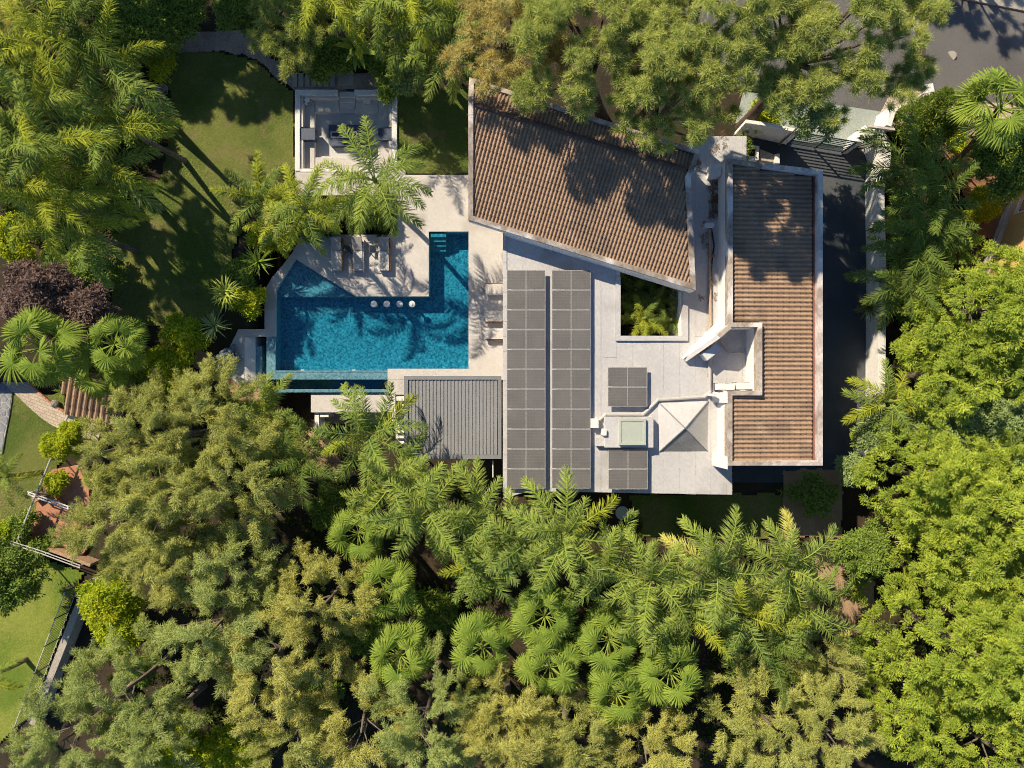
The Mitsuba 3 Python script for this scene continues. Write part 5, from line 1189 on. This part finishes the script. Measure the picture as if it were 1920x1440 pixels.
# purple tree, golden shrubs, planting in the corner
shrub('purple leaved tree above the large fan palm', 88, 560, 3.6, 2.6, 1.6, 'leaf_purple', 22, 30, 'purple_tree', 'tree', .58)
shrub('purple leaved tree reaching out to the dark lawn', 178, 586, 3.0, 1.7, 1.1, 'leaf_purple', 20, 13, 'purple_tree', 'tree', .48)
for (x, y, z, R, kd, lab) in ((45, 25, 4.4, 2.6, 'casuarina_gold', ''), ):
    casuarina('golden olive tree in the top left corner', x, y, 5.0, 3.2, 2.4, 46, 'casuarina_gold', s=.7)
for (x, y, z, R, H, kd, lab) in ((40, 450, 2.6, 1.6, 1.2, 'leaf_lime', 'lime green shrub above the purple tree'), (12, 145, 3.0, 1.6, 1.0, 'leaf', 'dark shrub at the left edge near the clay clearing'), (95, 130, 3.2, 1.5, 1.0, 'leaf', 'dark shrub between the grove palms and the top corner'), (262, 60, 3.0, 2.4, 1.4, 'leaf', 'large dark shrub beside the shaded gravel'),
                              (352, 22, 2.2, 1.6, 1.0, 'leaf', 'rounded dark shrub at the top edge over the gravel'), (455, 25, 2.6, 1.5, 1.0, 'leaf', 'green shrub between the gravel and the dark conifer'), (300, 130, 1.4, .8, .6, 'leaf_lime', 'bright low shrub just above the grey boulders'), (262, 250, 1.4, 1.1, .7, 'leaf', 'low plant under the yellow grove palm'), (210, 390, 1.2, 1.2, .7, 'leaf', 'low plants around the tawny boulder'), (180, 505, 1.8, 1.8, 1.0, 'leaf', 'dark shrub mass between the grove and the purple tree'),
                              (350, 632, 1.8, 1.3, .9, 'leaf_lime', 'yellow green bamboo-like shrub left of the silvery rosette'), (470, 568, 1.4, 1.0, .8, 'leaf_lime', 'lime shrub pressed against the pool coping'), (455, 515, 1.4, 1.0, .8, 'leaf', 'green shrub behind the sunburst cycad'), (505, 445, 1.6, 1.1, .8, 'leaf_lime', 'yellow green shrub at the loungers end of the bed'), (600, 415, 1.3, 1.3, .8, 'leaf', 'shaded planting in the bed behind the loungers'), (700, 400, 1.2, 1.2, .8, 'leaf', 'shaded planting at the pool steps end of the bed'), (520, 395, 1.4, 1.0, .7, 'leaf', 'leafy plant at the lawn end of the bed'),
                              (735, 170, 1.6, .9, .7, 'leaf', 'dark shrub beside the white globe lamp'), (705, 115, 1.2, 1.0, .6, 'leaf', 'low dark foliage under the paddle leaved plant'), (620, 115, 1.2, 1.4, .7, 'leaf', 'low dark hedge along the stepping slabs'), (775, 150, 2.6, 1.2, 1.0, 'leaf_blue', 'greyish shrub at the head of the lawn strip'), (860, 130, 3.0, 1.1, .9, 'leaf', 'shrub at the tiled roof corner')):
    shrub(lab, x, y, z, R, H, kd, 24)
for (x, y, z, R, H, kd, lab) in ((325, 690, GZ + 3.6, 1.6, 1.0, 'leaf_lime', 'pale bamboo-like shrub left of the sandy path'), (285, 700, GZ + 3.0, 1.5, 1.0, 'leaf', 'green shrub beside the tiled hut roof'), (500, 752, GZ + 1.7, .9, .7, 'leaf_lime', 'small lime shrub against the pool basin'), (450, 790, GZ + 2.2, 1.4, 1.0, 'leaf', 'dark shrub below the sandy path'), (480, 830, GZ + 2.4, 1.3, 1.0, 'leaf', 'dark shrub left of the grassy plant'), (120, 830, GZ + 2.4, 1.1, .9, 'leaf_lime', 'bright green climber over the thin grey railing'), (145, 805, GZ + 2.0, .8, .7, 'leaf_lime', 'bright green climber beside the dark chest'),
                                 (210, 1125, GZ + 3.6, 1.8, 1.3, 'leaf_lime', 'fresh green shrub beside the tall garden wall'), (235, 1180, GZ + 3.4, 1.5, 1.2, 'leaf_lime', 'mossy green shrub below the fresh green shrub'), (345, 1395, GZ + 4.4, 2.0, 1.4, 'leaf_lime', 'yellow broadleaf bush at the bottom edge, left one'), (445, 1405, GZ + 4.4, 2.0, 1.4, 'leaf_lime', 'yellow broadleaf bush at the bottom edge, right one'), (12, 1000, GZ + 1.4, 1.0, .8, 'leaf_lime', 'lime shrub at the left edge above the low wall'), (48, 985, GZ + 1.2, .8, .6, 'leaf', 'dark shrub beside the wide terracotta bowl'), (80, 1028, GZ + .9, .8, .5, 'leaf', 'low plants along the low sandy wall'), (110, 905, GZ + 1.1, .5, .5, 'leaf_lime', 'small bush on the terrace kerb'),
                                 (275, 1250, GZ + 3.0, 1.0, .8, 'leaf', 'dark leaved shrub between the bluish trees'), (15, 1075, GZ + 5.0, 2.2, 1.4, 'leaf', 'broadleaf tree shading the bright turf at the left edge'), (600, 1290, GZ + 2.0, 1.5, 1.0, 'leaf', 'dark shrub in the gap right of the golden tree'), (690, 1180, GZ + 1.6, 1.5, .9, 'leaf', 'dark undergrowth shrub beside the lone fan palm'), (820, 1140, GZ + 1.4, 1.5, .8, 'leaf', 'dark undergrowth shrub among the fan palms'), (620, 950, GZ + 1.6, 1.4, .8, 'leaf', 'dark undergrowth shrub beside the terrace palms'), (1480, 1250, 1.2, 1.4, .8, 'leaf', 'dark shrub in the clearing above the brown grey casuarina'), (1600, 1215, 1.6, 1.1, .8, 'leaf', 'green shrub at the white bucket')):
    shrub(lab, x, y, z, R, H, kd, 24)
# casuarinas, lower left and bottom
for (x, y, z, R, H, n, kd, az, lab) in ((255, 830, 6.5, 4.2, 3.2, 62, 'casuarina', None, 'olive feathery tree below the tiled hut'), (390, 800, 6.2, 3.6, 2.8, 52, 'casuarina', None, 'feathery tree beside the sandy path'), (300, 925, 7.2, 4.2, 3.2, 62, 'casuarina', -2.6, 'feathery tree with long plumes above the terracotta terrace'), (205, 985, 6.2, 3.6, 2.8, 52, 'casuarina', None, 'feathery tree covering the terrace edge'),
                                        (435, 905, 6.6, 3.4, 2.8, 48, 'casuarina', None, 'feathery tree nearest the lower terrace palms'), (300, 1050, 6.4, 3.2, 2.6, 44, 'casuarina', -1.9, 'feathery tree in front of the fresh green shrub'), (420, 1075, 6.0, 3.0, 2.6, 40, 'casuarina_blue', None, 'grey green feathery tree beside the dark gap'), (390, 1190, 7.0, 3.8, 3.0, 54, 'casuarina_blue', None, 'bluish green feathery tree left of the golden one'),
                                        (590, 1150, 6.2, 2.9, 2.6, 42, 'casuarina_gold', None, 'golden feathery tree at the edge of the dark gap'), (490, 1255, 7.0, 4.2, 3.0, 62, 'casuarina_gold', -2.0, 'large golden feathery tree with drooping tips'), (210, 1310, 5.6, 3.6, 2.6, 52, 'casuarina_blue', None, 'bluish feathery tree beside the tall garden wall'), (110, 1395, 5.4, 3.4, 2.6, 48, 'casuarina_blue', None, 'bluish feathery tree in the lower left corner'),
                                        (265, 1400, 5.6, 2.6, 2.4, 34, 'casuarina_blue', None, 'bluish feathery tree next to the yellow bush'), (675, 1378, 6.0, 2.8, 2.6, 40, 'casuarina_gold', None, 'golden feathery tree at the bottom edge'), (790, 1372, 6.8, 3.6, 3.0, 56, 'casuarina_blue', None, 'soft grey green feathery tree at the bottom edge'), (950, 1372, 6.0, 2.8, 2.8, 46, 'casuarina_gold', None, 'feathery tree below the yellowish fan palm'), (960, 1430, 6.4, 2.8, 2.4, 36, 'casuarina_gold', None, 'golden feathery tree cut by the bottom edge in the middle'),
                                        (1075, 1420, 6.0, 2.8, 2.6, 46, 'casuarina', None, 'feathery tree below the bright fan palm'), (1215, 1418, 5.6, 2.6, 2.6, 42, 'casuarina_gold', None, 'feathery tree below the rightmost fan palm'), (1450, 1365, 6.0, 3.4, 2.8, 50, 'casuarina', None, 'brown grey casuarina with bare twigs'), (1560, 1385, 6.2, 3.6, 2.8, 52, 'casuarina', None, 'thin olive casuarina beside the bright conifers'), (1560, 1255, 4.6, 2.0, 2.0, 20, 'casuarina', None, 'shaded wispy casuarina above the clearing'), (545, 1395, 5.4, 2.4, 2.0, 30, 'casuarina', None, 'olive feathery tree at the bottom edge right of the yellow bushes')):
    casuarina(lab, x, y, z, R, H, n, kd, az)
palm('small palm at the left edge of the neighbour lawn', 12, 893, GZ + 3.0, .55, 'green', 10, lean=.1)
palm('small palm whose trunk shadow lies on the bright turf', -12, 1264, GZ + 3.0, .6, 'green', 10, lean=.1)

# low growth filling the shade below the trees
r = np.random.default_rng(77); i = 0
labels['undergrowth'] = {'label': 'low leafy growth under the trees, coloured near black to paint their shade', 'kind': 'stuff'}
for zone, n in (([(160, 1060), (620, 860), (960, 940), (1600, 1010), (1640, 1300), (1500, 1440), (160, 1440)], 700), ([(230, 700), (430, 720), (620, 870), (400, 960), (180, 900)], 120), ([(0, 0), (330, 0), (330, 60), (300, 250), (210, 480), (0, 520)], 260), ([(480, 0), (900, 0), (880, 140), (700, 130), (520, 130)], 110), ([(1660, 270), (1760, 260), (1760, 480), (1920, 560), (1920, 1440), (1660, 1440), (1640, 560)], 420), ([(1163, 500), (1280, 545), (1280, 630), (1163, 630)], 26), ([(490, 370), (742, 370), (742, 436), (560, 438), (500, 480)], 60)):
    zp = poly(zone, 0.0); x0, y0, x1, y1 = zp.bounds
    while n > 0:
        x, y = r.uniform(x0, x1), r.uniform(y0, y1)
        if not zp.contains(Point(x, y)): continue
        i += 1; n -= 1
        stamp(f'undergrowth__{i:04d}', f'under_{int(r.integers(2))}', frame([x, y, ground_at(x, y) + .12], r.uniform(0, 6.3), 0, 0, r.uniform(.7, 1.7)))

# fallen leaves drifted on the shaded roof alley and along the gutters
group('litter', clump(91, 46, .32, .09, .045, .3), 'f_litter'); i = 0
labels['leaf_litter'] = {'label': 'dry brown leaves drifted on the roof alley', 'kind': 'stuff'}
for (a, b, c_, d, n) in ((1333, 338, 1350, 408, 46), (1292, 292, 1312, 312, 12), (1340, 250, 1362, 285, 10), (1308, 420, 1330, 470, 8), (1300, 540, 1345, 560, 4)):
    for _ in range(n):
        i += 1; M = frame(at(r.uniform(a, c_), r.uniform(b, d), FR + .03), r.uniform(0, 6.3), 0, 0, r.uniform(.4, .9)); M[:3, 2] *= .12
        stamp(f'leaf_litter__{i:04d}', 'litter', M)
